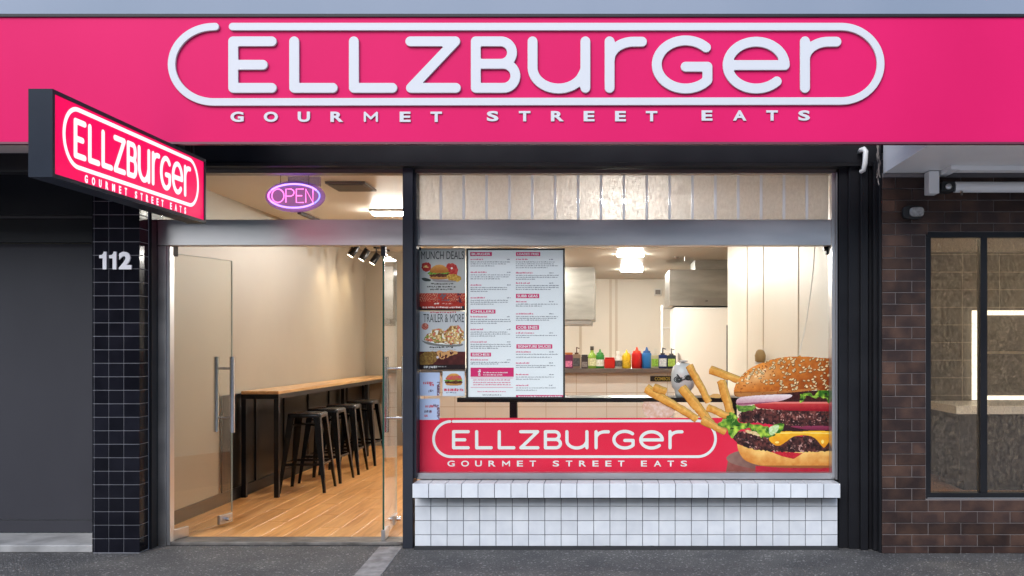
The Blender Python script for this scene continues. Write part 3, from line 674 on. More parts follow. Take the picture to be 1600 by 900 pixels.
for q in ((a, b, d - .05, d), (a, b, c, c + .045), (a, a + .045, c + .045, d - .05), (b - .045, b, c + .045, d - .05)): ch(box('light_bar', M_LED, q[0], q[1], LY, LY + .03, q[2], q[3]), lb)
ch(box('rail', mat('brass_rail', (.6, .5, .35), .3, .8), a + .046, b - .046, LY + .005, LY + .02, Z(553, LY), Z(549, LY)), lb)
ch(box('backing', mat('dark_pinboard', (.10, .09, .085), .7, col2=(.15, .135, .125), nscale=30), a + .046, b - .046, LY + .021, LY + .07, c + .046, d - .051), lb)
ct = thing('dark_counter', 'dark counter with a pale top inside the neighbouring window', 'counter', (X(1580, 2.4), 2.4, 0))
ch(box('body', M_PANEL, X(1500, 2.4), 5.3, 2.42, 3.2, .12, Z(640, 2.4) - .04), ct); ch(box('plinth', M_BLACK, X(1512, 2.4), 5.3, 2.5, 3.15, .021, .12), ct)
ch(box('top', M_PLASTICW, X(1492, 2.4), 5.35, 2.36, 3.22, Z(640, 2.4) - .04, Z(634, 2.4)), ct)
nl = thing('hidden_fill_lamp', 'unseen warm flat lamp added to light the neighbouring room and its ceiling', 'lamp', (2.8, .95, 2.42))  # added out of sight behind the frame head to brighten room and ceiling
ch(MB().tube([(2.8, .95, 2.32), (2.8, .95, 2.419)], .012).build('stem', M_WHITE), nl); ch(box('diffuser', emit('warm_panel', (1, .84, .60), 13), 2.25, 3.35, .82, 1.08, 2.28, 2.32, ch=.01), nl)

# ------------------------------------------------------------------ unseen row of buildings, added so glass and steel reflect something dim
for i, (xa, xb, hh, cc, lab) in enumerate(((-24, -9, 6.2, (.16, .12, .10), 'added unseen brown brick building for reflections, left end of the row'), (-9, 1.5, 7.4, (.22, .21, .20), 'added unseen grey rendered building for reflections, facing the doors'),
                                     (1.5, 11, 6.0, (.30, .27, .23), 'added unseen cream rendered building for reflections, facing the window'), (11, 25, 7.0, (.13, .12, .12), 'added unseen dark building for reflections, right end of the row'))):
    t = thing('reflection_building', lab, 'building', ((xa + xb) / 2, -18, 0), 'buildings added for reflections')
    mw = mat('reflection_wall_%d' % i, cc, .8, col2=tuple(c * .8 for c in cc), nscale=1.5); w = xb - xa
    MB().box(-w / 2 + .01, w / 2 - .01, -4, 0, .006, hh).build('wall', mw, t); MB().box(-w / 2, w / 2, -4.1, .15, hh + .001, hh + .3).build('parapet', M_WHITE, t)
    MB().box(-w / 2 + .4, w / 2 - .4, .001, 1.6, 3.1, 3.35).build('veranda', M_CHAR, t)
    n = int(w / 2.4)
    for k in range(n):
        cx = -w / 2 + (k + .5) * w / n
        for z0_, z1_ in ((.7, 2.6), (4.0, 5.4)):
            wo = MB().box(cx - .75, cx + .75, .002, .06, z0_, z1_).build('window', M_CHAR, t); MB().box(cx - .68, cx + .68, .061, .07, z0_ + .07, z1_ - .07).build('pane', mat('dark_pane', (.02, .025, .03), .1), wo)
# ================================================================== OBJECTS
# ------------------------------------------------------------------ frameless glass doors, swung inwards
def glass_door(label, hinge, free, side):
    hx, hy = hinge; L_ = math.hypot(free[0] - hx, free[1] - hy); ang = math.atan2(free[1] - hy, free[0] - hx)
    t = thing('glass_door', label, 'door', (hx, hy, 0), 'open glass doors')
    t.rotation_euler = (0, 0, ang)                     # local x runs along the leaf, local y is its thickness
    MB().box(.012, L_, -.005, .005, .045, Z(396, .15)).build('pane', M_GLASSD, t)
    MB().box(.002, .0115, -.006, .006, .10, Z(398, .15)).build('glass_edge', M_EDGE, t)
    MB().box(L_ + .0005, L_ + .003, -.0052, .0052, .12, Z(396, .15)).box(.012, L_, -.0052, .0052, Z(396, .15) + .0004, Z(396, .15) + .0035).build('glass_edge', mat('pale_edge', (.42, .50, .44), .2), t)
    MB().box(-.012, .16, -.014, .014, .026, .100, .003).build('bottom_pivot', M_ALU, t)
    MB().box(-.012, .05, -.016, .016, Z(400, .15), Z(384, .15), .003).build('top_pivot', M_CHAR, t)
    lk = MB().box(L_ - .15, L_ - .002, -.013, .013, .045, .115, .003).build('lock_block', M_ALU, t)
    MB().tube([(L_ - .075, -.013, .078), (L_ - .075, -.045, .078)], .017, 12).tube([(L_ - .075, .013, .078), (L_ - .075, .045, .078)], .017, 12).build('lock_knob', M_CHROME, lk)
    z0, z1 = .745, 1.325; xh = L_ - .085
    h = MB()
    for s_ in (-1, 1): h.tube([(xh, s_ * .072, z0), (xh, s_ * .072, z1)], .0195, 14)
    ho = h.build('handle', M_CHROME, t)
    MB().tube([(xh, -.068, z0 + .11), (xh, .068, z0 + .11)], .010, 10).tube([(xh, -.068, z1 - .09), (xh, .068, z1 - .09)], .010, 10).build('standoff', M_CHROME, ho)
    return t
yh = .15; yfree = (D + yh) / .915 - D
glass_door('clear glass door leaf standing open beside the tiled pillar, with steel bar handle', (X(268, yh), yh), (X(362, yfree), yfree), -1)
glass_door('clear glass door leaf standing open beside the charcoal post, seen almost edge on', (X(599, yh), yh), (X(619, yfree), yfree), 1)

# ------------------------------------------------------------------ interior: wall panelling, bar table, stools
wp = struct(bpy.data.objects.new('wainscot', None)); COL.objects.link(wp)
y = 1.65; WT = .975
while y < 6.4:
    b = min(y + .78, 6.48)
    box('panel', M_PANEL, XL, XL + .012, y + .004, b - .004, .13, WT, wp, .003); y = b
box('skirting', M_BLACKM, XL + .0005, XL + .022, .3, 6.49, .024, .128, wp, .004)
for yb_ in np.arange(1.65, 6.4, .78): box('batten', M_BLACKM, XL + .0125, XL + .026, yb_ - .035, yb_ + .035, .13, WT, wp)
TX0, TX1, TY0, TY1, TZ = XL + .03, -3.0, 2.02, 6.46, .995
bt = thing('bar_table', 'long narrow bar table with oak top and black steel frame along the beige wall', 'bar table', ((TX0 + TX1) / 2, TY0, 0))
ch(box('top', wood('bar_oak', rgb(168, 118, 66), rgb(205, 160, 104), rgb(226, 186, 132), 'Y', .3), TX0, TX1, TY0, TY1, TZ - .028, TZ, ch=.003), bt)
frm = MB(); zt = TZ - .0285; s_ = .042
for y in (TY0 + .002, TY1 - s_): frm.box(TX0, TX1, y, y + s_, zt - s_, zt)
frm.box(TX1 - s_, TX1, TY0 + s_ + .002, TY1 - s_, zt - s_, zt).box(TX0, TX0 + s_, TY0 + s_ + .002, TY1 - s_, zt - s_, zt); ch(frm.build('frame', M_BLACKM), bt)
for y in (TY0 + .003, 5.2, TY1 - .05):
    for x in (TX0 + .0005, TX1 - s_ - .0005): ch(box('leg', M_BLACKM, x, x + s_, y, y + s_, .025, zt - s_ - .0005), bt)
stool_me = {}
def stool_meshes():
    h = .745; a, b = .135, .205
    s = MB(); n = 6
    def ring(r, c, z): 
        out = []
        for cx, cy, a0 in ((r - c, r - c, 0), (-r + c, r - c, 90), (-r + c, -r + c, 180), (r - c, -r + c, 270)):
            for k in range(n): out.append((cx + c * math.cos(R(a0 + 90 * k / (n - 1))), cy + c * math.sin(R(a0 + 90 * k / (n - 1))), z))
        return out
    rs = [ring(.156, .035, h - .042), ring(.157, .035, h - .012), ring(.150, .035, h - .002), ring(.142, .035, h), ring(.128, .03, h - .007)]
    m = 4 * n; v = [p for q in rs for p in q]; f = []
    for i in range(len(rs) - 1):
        for k in range(m): f.append((i * m + k, i * m + (k + 1) % m, (i + 1) * m + (k + 1) % m, (i + 1) * m + k))
    s.add(v, f, True); s.add(rs[-1], [tuple(range(m))]); s.add(rs[0], [tuple(range(m))[::-1]])
    stool_me['seat'] = s.mesh()
    lg = []
    for sx, sy in ((1, 1), (-1, 1), (-1, -1), (1, -1)):
        L_ = MB()
        prof = []
        for z, w in ((h - .03, .062), (h - .30, .052), (.03, .026), (0.0, .026)):      # folded angle section, tapering to the foot
            t = 1 - z / (h - .03); ox, oy = (a + (b - a) * t) * sx, (a + (b - a) * t) * sy
            prof.append([(ox + .016 * sx, oy + .016 * sy, z), (ox + .016 * sx - w * sx, oy + .016 * sy, z), (ox + .016 * sx - w * sx, oy + .008 * sy, z), (ox + .004 * sx, oy + .004 * sy, z), (ox + .008 * sx, oy + .016 * sy - w * sy, z), (ox + .016 * sx, oy + .016 * sy - w * sy, z)])
        v = [p for q in prof for p in q]; f = []
        for i in range(3):
            for k in range(6): q = (i * 6 + k, i * 6 + (k + 1) % 6, (i + 1) * 6 + (k + 1) % 6, (i + 1) * 6 + k); f.append(q if sx * sy < 0 else q[::-1])
        L_.add(v, f); L_.add(prof[-1], [tuple(range(6))]); L_.add(prof[0], [tuple(range(6))])
        lg.append(L_.mesh())
    stool_me['legs'] = lg
    br = []
    zz = .265; c = a + (b - a) * (1 - zz / (h - .03)) + .004
    for p, q in (((c, c, zz), (-c, c, zz)), ((-c, c, zz), (-c, -c, zz)), ((-c, -c, zz), (c, -c, zz)), ((c, -c, zz), (c, c, zz))): br.append(MB().bar(p, q, .008, .022).mesh())
    stool_me['braces'] = br
    c2 = .132; x_ = MB().bar((c2, c2, h - .11), (-c2, -c2, h - .112), .006, .02).bar((-c2, c2, h - .114), (c2, -c2, h - .116), .006, .02)
    stool_me['cross'] = x_.mesh()
stool_meshes()
M_STOOL = mat('gloss_black_steel', (.004, .004, .0045), .26, 0, col2=(.006, .006, .006), nscale=5, spec=.35)
for m_ in [stool_me['seat'], stool_me['cross']] + stool_me['legs'] + stool_me['braces']: m_.materials.append(M_STOOL)
for i, (x, y, rz, lab) in enumerate([(-2.885, 2.50, 3, 'black metal stool nearest the door at the bar table'), (-2.89, 3.12, -2, 'second black metal stool from the door at the bar table'),
                                     (-2.89, 3.74, 2, 'third black metal stool from the door at the bar table'), (-2.88, 4.50, -3, 'farthest visible black metal stool, half hidden by the glass door'), ]):
    t = thing('metal_stool', lab, 'stool', (x, y, .0235), 'black metal stools at the bar table'); t.rotation_euler = (0, 0, R(rz))
    obj('seat', stool_me['seat'], None, t); obj('cross_brace', stool_me['cross'], None, t)
    for m_ in stool_me['legs']: obj('leg', m_, None, t)
    for m_ in stool_me['braces']: obj('footrest', m_, None, t)

# ------------------------------------------------------------------ track with spotlights
tr = thing('ceiling_track', 'black lighting track on the ceiling above the bar table', 'lighting track', (-3.0, 4.0, CEIL - .03))
ch(box('rail', M_BLACKM, -3.02, -2.985, 2.6, 6.3, CEIL - .03, CEIL - .001), tr)
for x, y, lab in ((-3.0, 4.60, 'track spotlight nearest the door, black and white'), (-3.0, 5.10, 'middle spotlight of the three on the ceiling track'), (-3.0, 5.62, 'track spotlight nearest the back wall')):
    t = thing('track_spotlight', lab, 'spotlight', (x, y, CEIL - .03), 'spotlights on the ceiling track')
    t.rotation_euler = (0, 0, R(-8))
    MB().box(-.018, .018, -.05, .05, -.025, -.001).tube([(0, 0, -.02), (0, 0, -.10)], .008).build('adapter', M_BLACKM, t)
    can = MB(); d_ = Vector((-.45, -.25, -.85)).normalized(); p0 = Vector((.02, .01, -.09)); can.tube([p0, p0 + d_ * .004, p0 + d_ * .15], [.026, .043, .043], 16); can.build('lamp_can', M_BLACKM, t)
    lens = MB(); lens.tube([p0 + d_ * .1505, p0 + d_ * .153], [.037, .037], 16); lens.build('lens', emit('spot_lens', (1, .82, .55), 5), t)
    ld = bpy.data.lights.new('spot', 'SPOT'); ld.energy = 6; ld.color = (1, .78, .50); ld.spot_size = R(95); ld.spot_blend = .9; ld.shadow_soft_size = .05
    lo = bpy.data.objects.new('spot_beam', ld); COL.objects.link(lo); lo.parent = t; lo.location = p0 + d_ * .17; lo.rotation_euler = (-d_).to_track_quat('Z', 'Y').to_euler()

# ------------------------------------------------------------------ ceiling fittings
M_LAMP = emit('warm_tube', (1, .94, .85), 92)
M_LAMPK = emit('kitchen_tube', (1, .965, .91), 235)
def ceil_light(x, y, lab, w=.40, d=.165):
    t = thing('ceiling_light', lab, 'ceiling light', (x, y, CEIL), 'ceiling lights of the shop')
    MB().box(-w / 2, w / 2, -d / 2, d / 2, -.025, -.001, .004).build('housing', M_WHITE, t)
    MB().box(-w / 2 + .02, w / 2 - .02, -d / 2 + .02, d / 2 - .02, -.05, -.0255, .008).build('diffuser', M_LAMPK if y > 6 else M_LAMP, t)
ceil_light(X(612, 2.55), 2.55, 'bright ceiling light seen through the glass above the doors')
ceil_light(.12, 1.75, 'bright ceiling light blurred behind the textured panes above the window')
ceil_light(.12, 4.3, 'ceiling light over the bottles counter, hidden behind the steel beam')
ceil_light(.32, 6.75, 'ceiling light above the kitchen, nearer of the two in view')
ceil_light(.40, 9.4, 'ceiling light above the kitchen, farther of the two in view')
ceil_light(-1.0, 7.6, 'added unseen kitchen light behind the menu board, nearer the counter')  # this one and the next are added out of sight to brighten the kitchen
ceil_light(-1.0, 10.2, 'added unseen kitchen light behind the menu board, nearer the back wall')
ceil_light(-2.2, 5.0, 'ceiling light above the aisle beside the bar table')
vt = thing('air_vent', 'grey square air vent in the ceiling beside the neon sign', 'vent', (X(549, 1.15), 1.15, CEIL))
MB().box(-.16, .16, -.19, .19, -.02, -.001, .003).build('frame', mat('vent_grey', (.20, .18, .16), .5), vt)
for k in range(7): MB().box(-.14, .14, -.165 + .047 * k, -.130 + .047 * k, -.027, -.0205).build('slat', mat('vent_slat', (.15, .135, .12), .5), vt)

# ------------------------------------------------------------------ neon OPEN sign
NY = .26; nx, nz = X(459, NY), Z(306, NY)
ns = thing('neon_open_sign', 'oval neon sign reading OPEN in pink inside a blue violet ring', 'neon sign', (nx, NY, nz))
kk = K(NY); ex, ez = 40 * kk, 18.5 * kk
M_NB = emit('violet_neon', (.32, .17, 1), 1.6); M_NP = emit('pink_neon', (1, .13, .56), 1.1); M_NM = emit('magenta_neon', (.95, .12, .95), 1.5)
M_ACR = glass('acrylic_back', (.86, .78, .96), .1, .38, (.70, .40, .92))  # acrylic backing; its violet tint puts the neon's haze into the colour
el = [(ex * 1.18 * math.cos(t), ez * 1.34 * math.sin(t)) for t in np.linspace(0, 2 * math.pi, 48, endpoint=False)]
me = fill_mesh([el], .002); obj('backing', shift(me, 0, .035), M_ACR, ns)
def ringpts(a0, a1, y, sc=1.0): return [(ex * sc * math.cos(R(t)), y, ez * sc * math.sin(R(t))) for t in np.linspace(a0, a1, 30)]
MB().tube(ringpts(28, 152, 0), .0065, 8).build('neon_tube', M_NB, ns); MB().tube(ringpts(205, 322, 0), .0065, 8).build('neon_tube', M_NB, ns)
MB().tube(ringpts(155, 203, .004), .0055, 8).build('neon_tube', M_NM, ns); MB().tube(ringpts(-36, 26, .004), .0055, 8).build('neon_tube', emit('blue_neon', (.16, .20, 1), 1.3), ns)
lw_, lh = 13 * kk, 10.5 * kk
glyph = {'O': [[(.5 + .5 * math.cos(t), .5 + .5 * math.sin(t)) for t in np.linspace(0, 2 * math.pi, 20)]], 'P': [[(.1, 0), (.1, 1), (.65, 1), (.9, .88), (.95, .72), (.85, .55), (.6, .47), (.12, .47)]],
         'E': [[(.9, 1), (.15, 1), (.15, 0), (.9, 0)], [(.15, .5), (.75, .5)]], 'N': [[(.1, 0), (.1, 1), (.85, 0), (.85, 1)]]}
for c_, gx in (('O', -34), ('P', -13.5), ('E', 2), ('N', 17.5)):
    w_ = 19 * kk if c_ == 'O' else 15 * kk; t_ = MB()
    for ln in glyph[c_]: t_.tube([(gx * kk + u * w_, -.004, (w - .5) * 2 * lh) for u, w in ln], .0042, 8)
    t_.build('neon_letter', M_NP, ns)
for s_ in (-1, 1): MB().tube([(s_ * ex * .55, .02, ez * .8), (s_ * ex * .55, .02, Z(273, NY) - nz)], .002, 5).build('hanging_wire', M_RUBBER, ns)
box('transformer', glass('lilac_box', (.75, .72, .85), .1, .30, (.5, .44, .62)), -.06, .17, .05, .09, ez * .95, ez * 1.75, ns)

# ------------------------------------------------------------------ window bench, skull, counter, kitchen
WB = thing('window_bench', 'black framed bar bench just inside the shop window, behind the menu', 'bench', (0, .45, 0))
wy = .45; zb = Z(621.5, wy)
ch(box('top', M_BLACKM, X(714, wy), XR - .02, wy, wy + .34, zb - 7 * K(wy), zb, ch=.003), WB)
for x in (X(796, wy), X(1140, wy)): ch(box('leg', M_BLACKM, x, x + .055, wy + .01, wy + .065, .012, zb - 7.2 * K(wy)), WB)
CY = 5.2; cz_ = Z(576, CY); cx0, cx1 = -2.5, X(1058, CY)
M_CPAN = mat('white_counter_panel', (.80, .79, .77), .35, col2=(.84, .83, .81), nscale=3)
sc_ = thing('service_counter', 'white panelled service counter with steel shelf carrying the sauce bottles', 'counter', (-.8, CY, 0))
ch(box('body', M_CPAN, cx0, cx1 - .03, CY + .02, CY + .62, .012, cz_ - .057), sc_)
ch(box('shelf', mat('dull_steel', (.30, .28, .26), .35, .9), cx0, cx1, CY - .05, CY + .66, cz_ - .056, cz_, ch=.004), sc_)
for z in (.28, .46, .64, .82): ch(box('joint', mat('tan_joint', (.55, .47, .38), .6), cx0, cx1 - .031, CY + .0185, CY + .0205, z, z + .006), sc_)
for x in np.arange(-2.3, .8, .38): ch(box('joint', MATS['tan_joint'], x, x + .006, CY + .018, CY + .0203, .1, cz_ - .06), sc_)
nt_ = thing('counter_notice', 'small dark notice strip with yellow letters on the counter front', 'notice', (X(1032, CY), CY, Z(592, CY)))
ch(box('plate', M_RUBBER, X(1016, CY), X(1049, CY), CY + .010, CY + .0175, Z(596, CY), Z(587.5, CY)), nt_)
me = text_mesh('COMBOS', X(1023, CY), X(1047, CY), Z(594.5, CY), Z(589, CY), .02); shift(me, 0, CY + .009); ch(obj('lettering', me, mat('yellow_ink', (.55, .48, .08), .5)), nt_)
# sauce bottles and tubs on the shelf
def bottle(px, w, h, kind, body, cap, label, lab):
    y = CY + .12; k = K(y); x = X(px, y); r = w * 1.16 * k / 2; H = h * 1.08 * k
    t = thing('sauce_tub' if kind == 'tub' else 'sauce_bottle', lab, 'tub' if kind == 'tub' else 'bottle', (x, y, cz_), 'sauces lined up on the counter')
    mb = mat('sauce_%d_%d_%d' % body, rgb(*body), .28); mc = mat('cap_%d_%d_%d' % cap, rgb(*cap), .35)
    if kind == 'squeeze':
        MB().lathe([(r * .92, 0), (r, H * .03), (r, H * .66), (r * .9, H * .72), (r * .45, H * .74)], n=18).build('body', mb, t)
        cp = MB().lathe([(r * .78, H * .725), (r * .78, H * .80), (r * .35, H * .84), (r * .16, H * .98), (r * .10, H)], n=14).build('cap', mc, t)
    elif kind == 'pump':
        MB().box(-r, r, -r * .7, r * .7, 0, H * .66, r * .18).build('body', mb, t)
        MB().tube([(0, 0, H * .66), (0, 0, H * .74)], r * .5, 12).tube([(0, 0, H * .74), (0, 0, H)], r * .13, 8).tube([(0, 0, H * .97), (r * .7, 0, H * .93)], r * .11, 8).build('pump', mc, t)
    elif kind == 'flask':
        MB().lathe([(r * .9, 0), (r, H * .04), (r, H * .48), (r * .85, H * .60), (r * .42, H * .72), (r * .36, H * .82)], n=18).build('body', mb, t)
        MB().lathe([(r * .42, H * .82), (r * .44, H), (0.001, H)], n=14).build('cap', mc, t)
    else:
        MB().box(-r, r, -r * .8, r * .8, 0, H * .86, r * .15).build('body', mb, t); MB().box(-r * .92, r * .92, -r * .75, r * .75, H * .861, H, r * .1).build('lid', mc, t)
    if label:
        ml = mat('label_%d_%d_%d' % label, rgb(*label), .5, col2=tuple(min(1, c * 1.7 + .05) for c in rgb(*label)), nscale=50)
        if kind in ('squeeze', 'flask'):
            n = 9; v = []; 
            for i in range(n):
                a = R(200 + 140 * i / (n - 1)); v += [(r * 1.015 * math.cos(a), r * 1.015 * math.sin(a), H * .12), (r * 1.015 * math.cos(a), r * 1.015 * math.sin(a), H * .46)]
            m_ = MB(); m_.add(v, [(2 * i, 2 * i + 2, 2 * i + 3, 2 * i + 1) for i in range(n - 1)], True); m_.build('label', ml, t)
        else: MB().box(-r * .8, r * .8, -r * (.72 if kind == 'pump' else .82) - .002, -r * .70, H * .1, H * .48).build('label', ml, t)
for a in [(889, 11, 23, 'tub', (120, 50, 90), (190, 120, 60), (200, 110, 150), 'purple and pink sauce tub at the menu end of the counter shelf'),
          (901, 11, 31, 'pump', (150, 130, 110), (90, 60, 45), (60, 60, 65), 'grey sauce bottle with brown pump'), (913.5, 9, 20, 'tub', (70, 62, 66), (60, 55, 55), (120, 112, 112), 'small dark grey tub between two pump bottles'),
          (925, 12, 32, 'flask', (150, 190, 70), (50, 40, 30), (205, 205, 160), 'lime green bottle with black cap and pale label'), (937.5, 12, 28, 'squeeze', (50, 140, 60), (60, 130, 60), (225, 225, 200), 'dark green squeeze bottle with white label'),
          (952.5, 14, 16, 'tub', (215, 48, 38), (200, 40, 34), None, 'short red plastic tub on the counter shelf'), (966, 12, 25, 'flask', (225, 225, 222), (235, 235, 230), (70, 70, 74), 'white bottle with a grey band'),
          (979, 12, 27, 'squeeze', (236, 196, 30), (240, 205, 50), (200, 160, 20), 'yellow mustard squeeze bottle'), (995, 14, 31, 'squeeze', (205, 30, 32), (230, 70, 40), None, 'tall red squeeze bottle with orange nozzle'),
          (1010.5, 13, 31, 'squeeze', (40, 120, 195), (36, 90, 160), None, 'blue squeeze bottle beside the red one'), (1023, 11, 29, 'pump', (190, 190, 160), (220, 220, 210), (120, 165, 50), 'pale bottle with lime green label and pump'),
          (1035.5, 12, 30, 'pump', (30, 52, 105), (60, 60, 62), (190, 200, 220), 'navy blue bottle with white emblem and pump'), (1049, 12, 29, 'pump', (48, 62, 70), (90, 90, 92), (150, 180, 70), 'dark bottle with green label at the kitchen end of the shelf')]: bottle(*a)
# white moulded head with dark eyes standing on the window bench
kw = K(wy + .15); hx, hz = X(1067, wy + .15), zb
sk_ = thing('skull_ornament', 'white skull shaped ornament with dark eye patches standing on the window bench', 'ornament', (hx, wy + .15, hz))
def blob(prof, sy=1.0, n=24): return MB().lathe(prof, n=n, sy=sy)
u = .21
blob([(.001, 0), (.055, .002), (.060, .03), (.064, .052), (.084, .074), (.091, .12), (.089, .18), (.077, .222), (.05, .250), (.001, .264)], .85).build('head', mat('white_resin', (.55, .55, .54), .25), sk_)
for s_ in (-1, 1):                                    # scribbled dark rings for eyes
    e_ = MB()
    for k_, rr_ in enumerate((.031, .020, .010)): e_.tube([(s_ * .034 + rr_ * math.cos(t) * 1.1, -.071 - .003 * k_ + abs(s_ * .034 + rr_ * math.cos(t)) ** 2 * 5.5, .138 + s_ * .006 + rr_ * .72 * math.sin(t)) for t in np.linspace(0, 2 * math.pi, 22)], .0062, 6)
    e_.build('eye_patch', mat('dark_eye', (.025, .027, .027), .4), sk_)
MB().tube([(-.05, -.064, .170), (-.012, -.078, .128), (.02, -.078, .140)], .006, 6).build('nose_patch', MATS['dark_eye'], sk_)
MB().lathe([(.001, 0), (.034, .004), (.034, .012), (.001, .014)], (0, -.02, .262), 14, 1, .8).build('cap_button', MATS['white_resin'], sk_)
# range hood, fridge and steel cabinet in the kitchen
rh = thing('range_hood', 'steel range hood hanging in the far kitchen, left of the ceiling lights', 'range hood', (X(900, 9), 9.0, 1.8)); M_INOX = mat('kitchen_steel', (.20, .185, .16), .34, .6, col2=(.27, .25, .22), nscale=2, stretch=(1, 1, 4))
ch(box('shell', M_INOX, X(850, 9), X(929, 9), 9, 10.4, Z(500, 9), CEIL - .003, ch=.004), rh)
ch(box('filter_lip', mat('dark_inox', (.22, .20, .18), .35, .8), X(855, 9), X(924, 9), 9.03, 10.3, Z(507, 9), Z(500, 9) - .002), rh)
fg = thing('tall_fridge', 'tall white upright fridge at the end of the kitchen', 'fridge', (X(1095, 7.6), 7.6, 0))
fx0, fx1 = X(1053, 7.6), X(1150, 7.6)
ch(box('cabinet', M_PLASTICW, fx0, fx1, 7.64, 8.5, .03, Z(480, 7.6), ch=.012), fg); ch(box('door', mat('fridge_door', (.76, .72, .66), .3), fx0 + .004, fx1 - .004, 7.6, 7.636, .10, Z(481.5, 7.6), ch=.008), fg)
ch(box('handle', M_ALU, fx0 + .05, fx0 + .075, 7.55, 7.595, .9, 1.3, ch=.005), fg)
for sx_ in (fx0 + .05, fx1 - .09): ch(box('foot', M_RUBBER, sx_, sx_ + .04, 7.7, 7.74, .012, .03), fg)
cb = thing('steel_cabinet', 'stainless steel extraction cabinet above the tall fridge', 'cabinet', (X(1095, 7.6), 7.6, Z(478, 7.6)))
ch(box('body', M_INOX, X(1046, 7.6), X(1150, 7.6), 7.62, 8.7, Z(478, 7.6), Z(421, 7.6), ch=.005), cb); ch(box('access_panel', MATS['dark_inox'], X(1083, 7.6), X(1134, 7.6), 7.605, 7.618, Z(477, 7.6), Z(465, 7.6)), cb)
ch(box('duct', M_INOX, X(1087, 7.6), X(1150, 7.6), 7.7, 8.5, Z(421, 7.6) + .002, CEIL - .004), cb)
ch(MB().lathe([(.02, 0), (.02, .012), (.001, .013)], n=12).build('knob', M_BLACKM), cb).location = (X(1104, 7.6), 7.60, Z(471, 7.6))
rk = thing('wire_rack', 'white shelving rack beside the tall fridge', 'rack', (X(1040, 9.2), 9.2, 0))
for x in (X(1036, 9.2), X(1052, 9.2)):
    for y in (9.2, 9.6): ch(MB().tube([(x, y, .012), (x, y, 2.1)], .012, 8).build('upright', M_PLASTICW), rk)
for z in (.5, .9, 1.3, 1.7, 2.05): ch(box('shelf', M_PLASTICW, X(1036, 9.2), X(1052, 9.2), 9.18, 9.62, z, z + .02), rk)
sp = thing('pipe_fitting', 'steel sprinkler pipe fitting under the kitchen ceiling', 'pipe', (X(1068, 7.2), 7.2, CEIL))
ch(MB().tube([(X(1070, 7.2), 7.2, CEIL - .001), (X(1070, 7.2), 7.2, Z(408, 7.2))], .012, 10).tube([(X(1056, 7.2), 7.2, Z(400, 7.2)), (X(1080, 7.2), 7.2, Z(400, 7.2))], .016, 10).build('pipe', M_ALU), sp)
ch(MB().lathe([(.01, 0), (.04, .01), (.04, .05), (.012, .06)], n=14).build('valve', M_BRONZE), sp).location = (X(1057, 7.2), 7.2, Z(404, 7.2))
ex_ = thing('wall_box', 'small square junction box on the kitchen wall left of the steel cabinet', 'junction box', (X(1028, 11.7), 11.7, Z(456, 11.7)))
ch(box('box', M_PLASTICW, X(1022, 11.7), X(1034, 11.7), 11.7, 11.79, Z(462, 11.7), Z(451, 11.7), ch=.01), ex_); ch(box('face', MATS['vent_grey'], X(1024, 11.7), X(1032, 11.7), 11.69, 11.699, Z(460, 11.7), Z(453, 11.7)), ex_)
cy_ = .55; cpts = [(1273, 386), (1271, 420), (1266, 460), (1261, 495), (1256, 522), (1249, 552), (1247, 600), (1246, 640)]
tag(MB().tube([(X(a, cy_), cy_, Z(b, cy_)) for a, b in cpts] , .0035, 6).build('hanging_cord', M_PLASTICW), 'thin pale cord hanging down inside the window above the burger picture', 'cord')
jr = thing('wall_dispenser', 'small amber dispenser on the white side wall, just above the burger picture', 'dispenser', (X(1210, 2.4), 2.4, Z(560, 2.4)))
dx = XR - .075
ch(MB().lathe([(.03, 0), (.052, .01), (.055, .07), (.04, .11), (.02, .125), (.001, .127)], n=16).build('jar', mat('amber_jar', (.42, .30, .14), .15)), jr).location = (dx, 2.75, Z(566, 2.75))
ch(box('bracket', M_ALU, dx - .05, XR - .001, 2.71, 2.79, Z(566, 2.75) - .014, Z(566, 2.75) - .001), jr)
bl = thing('window_blind_bracket', 'small dark bracket in the top corner of the shop window', 'bracket', (X(1291, .2), .2, Z(395, .2)))
ch(box('plate', M_BLACKM, X(1286, .2), X(1297, .2), .17, .22, Z(392, .2), Z(384, .2)), bl); ch(box('hook', M_CHAR, X(1289, .2), X(1295, .2), .165, .2, Z(398, .2), Z(392.3, .2)), bl)
# ------------------------------------------------------------------ window graphics: menu board, posters, flyers, decal
PYY = GY + .014                                       # just inside the glass
def wx(p): return X(p, PYY)
def wz(p): return Z(p, PYY)
mbd = thing('menu_board', 'large white menu board in a thin black frame hung inside the window', 'menu board', (wx(806), PYY, wz(623)))
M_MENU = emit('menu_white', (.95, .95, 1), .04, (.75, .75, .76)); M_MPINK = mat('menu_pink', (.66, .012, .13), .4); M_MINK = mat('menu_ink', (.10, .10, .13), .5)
f_ = MB(); a, b, c, d = wx(728.5), wx(882.5), wz(623), wz(388); e = .012
f_.box(a, b, PYY, PYY + .03, d - e, d).box(a, b, PYY, PYY + .03, c, c + e).box(a, a + e, PYY, PYY + .03, c + e, d - e).box(b - e, b, PYY, PYY + .03, c + e, d - e); ch(f_.build('frame', M_RUBBER), mbd)
ch(box('panel', M_MENU, a + e, b - e, PYY + .008, PYY + .02, c + e, d - e), mbd); MYF = PYY + .008
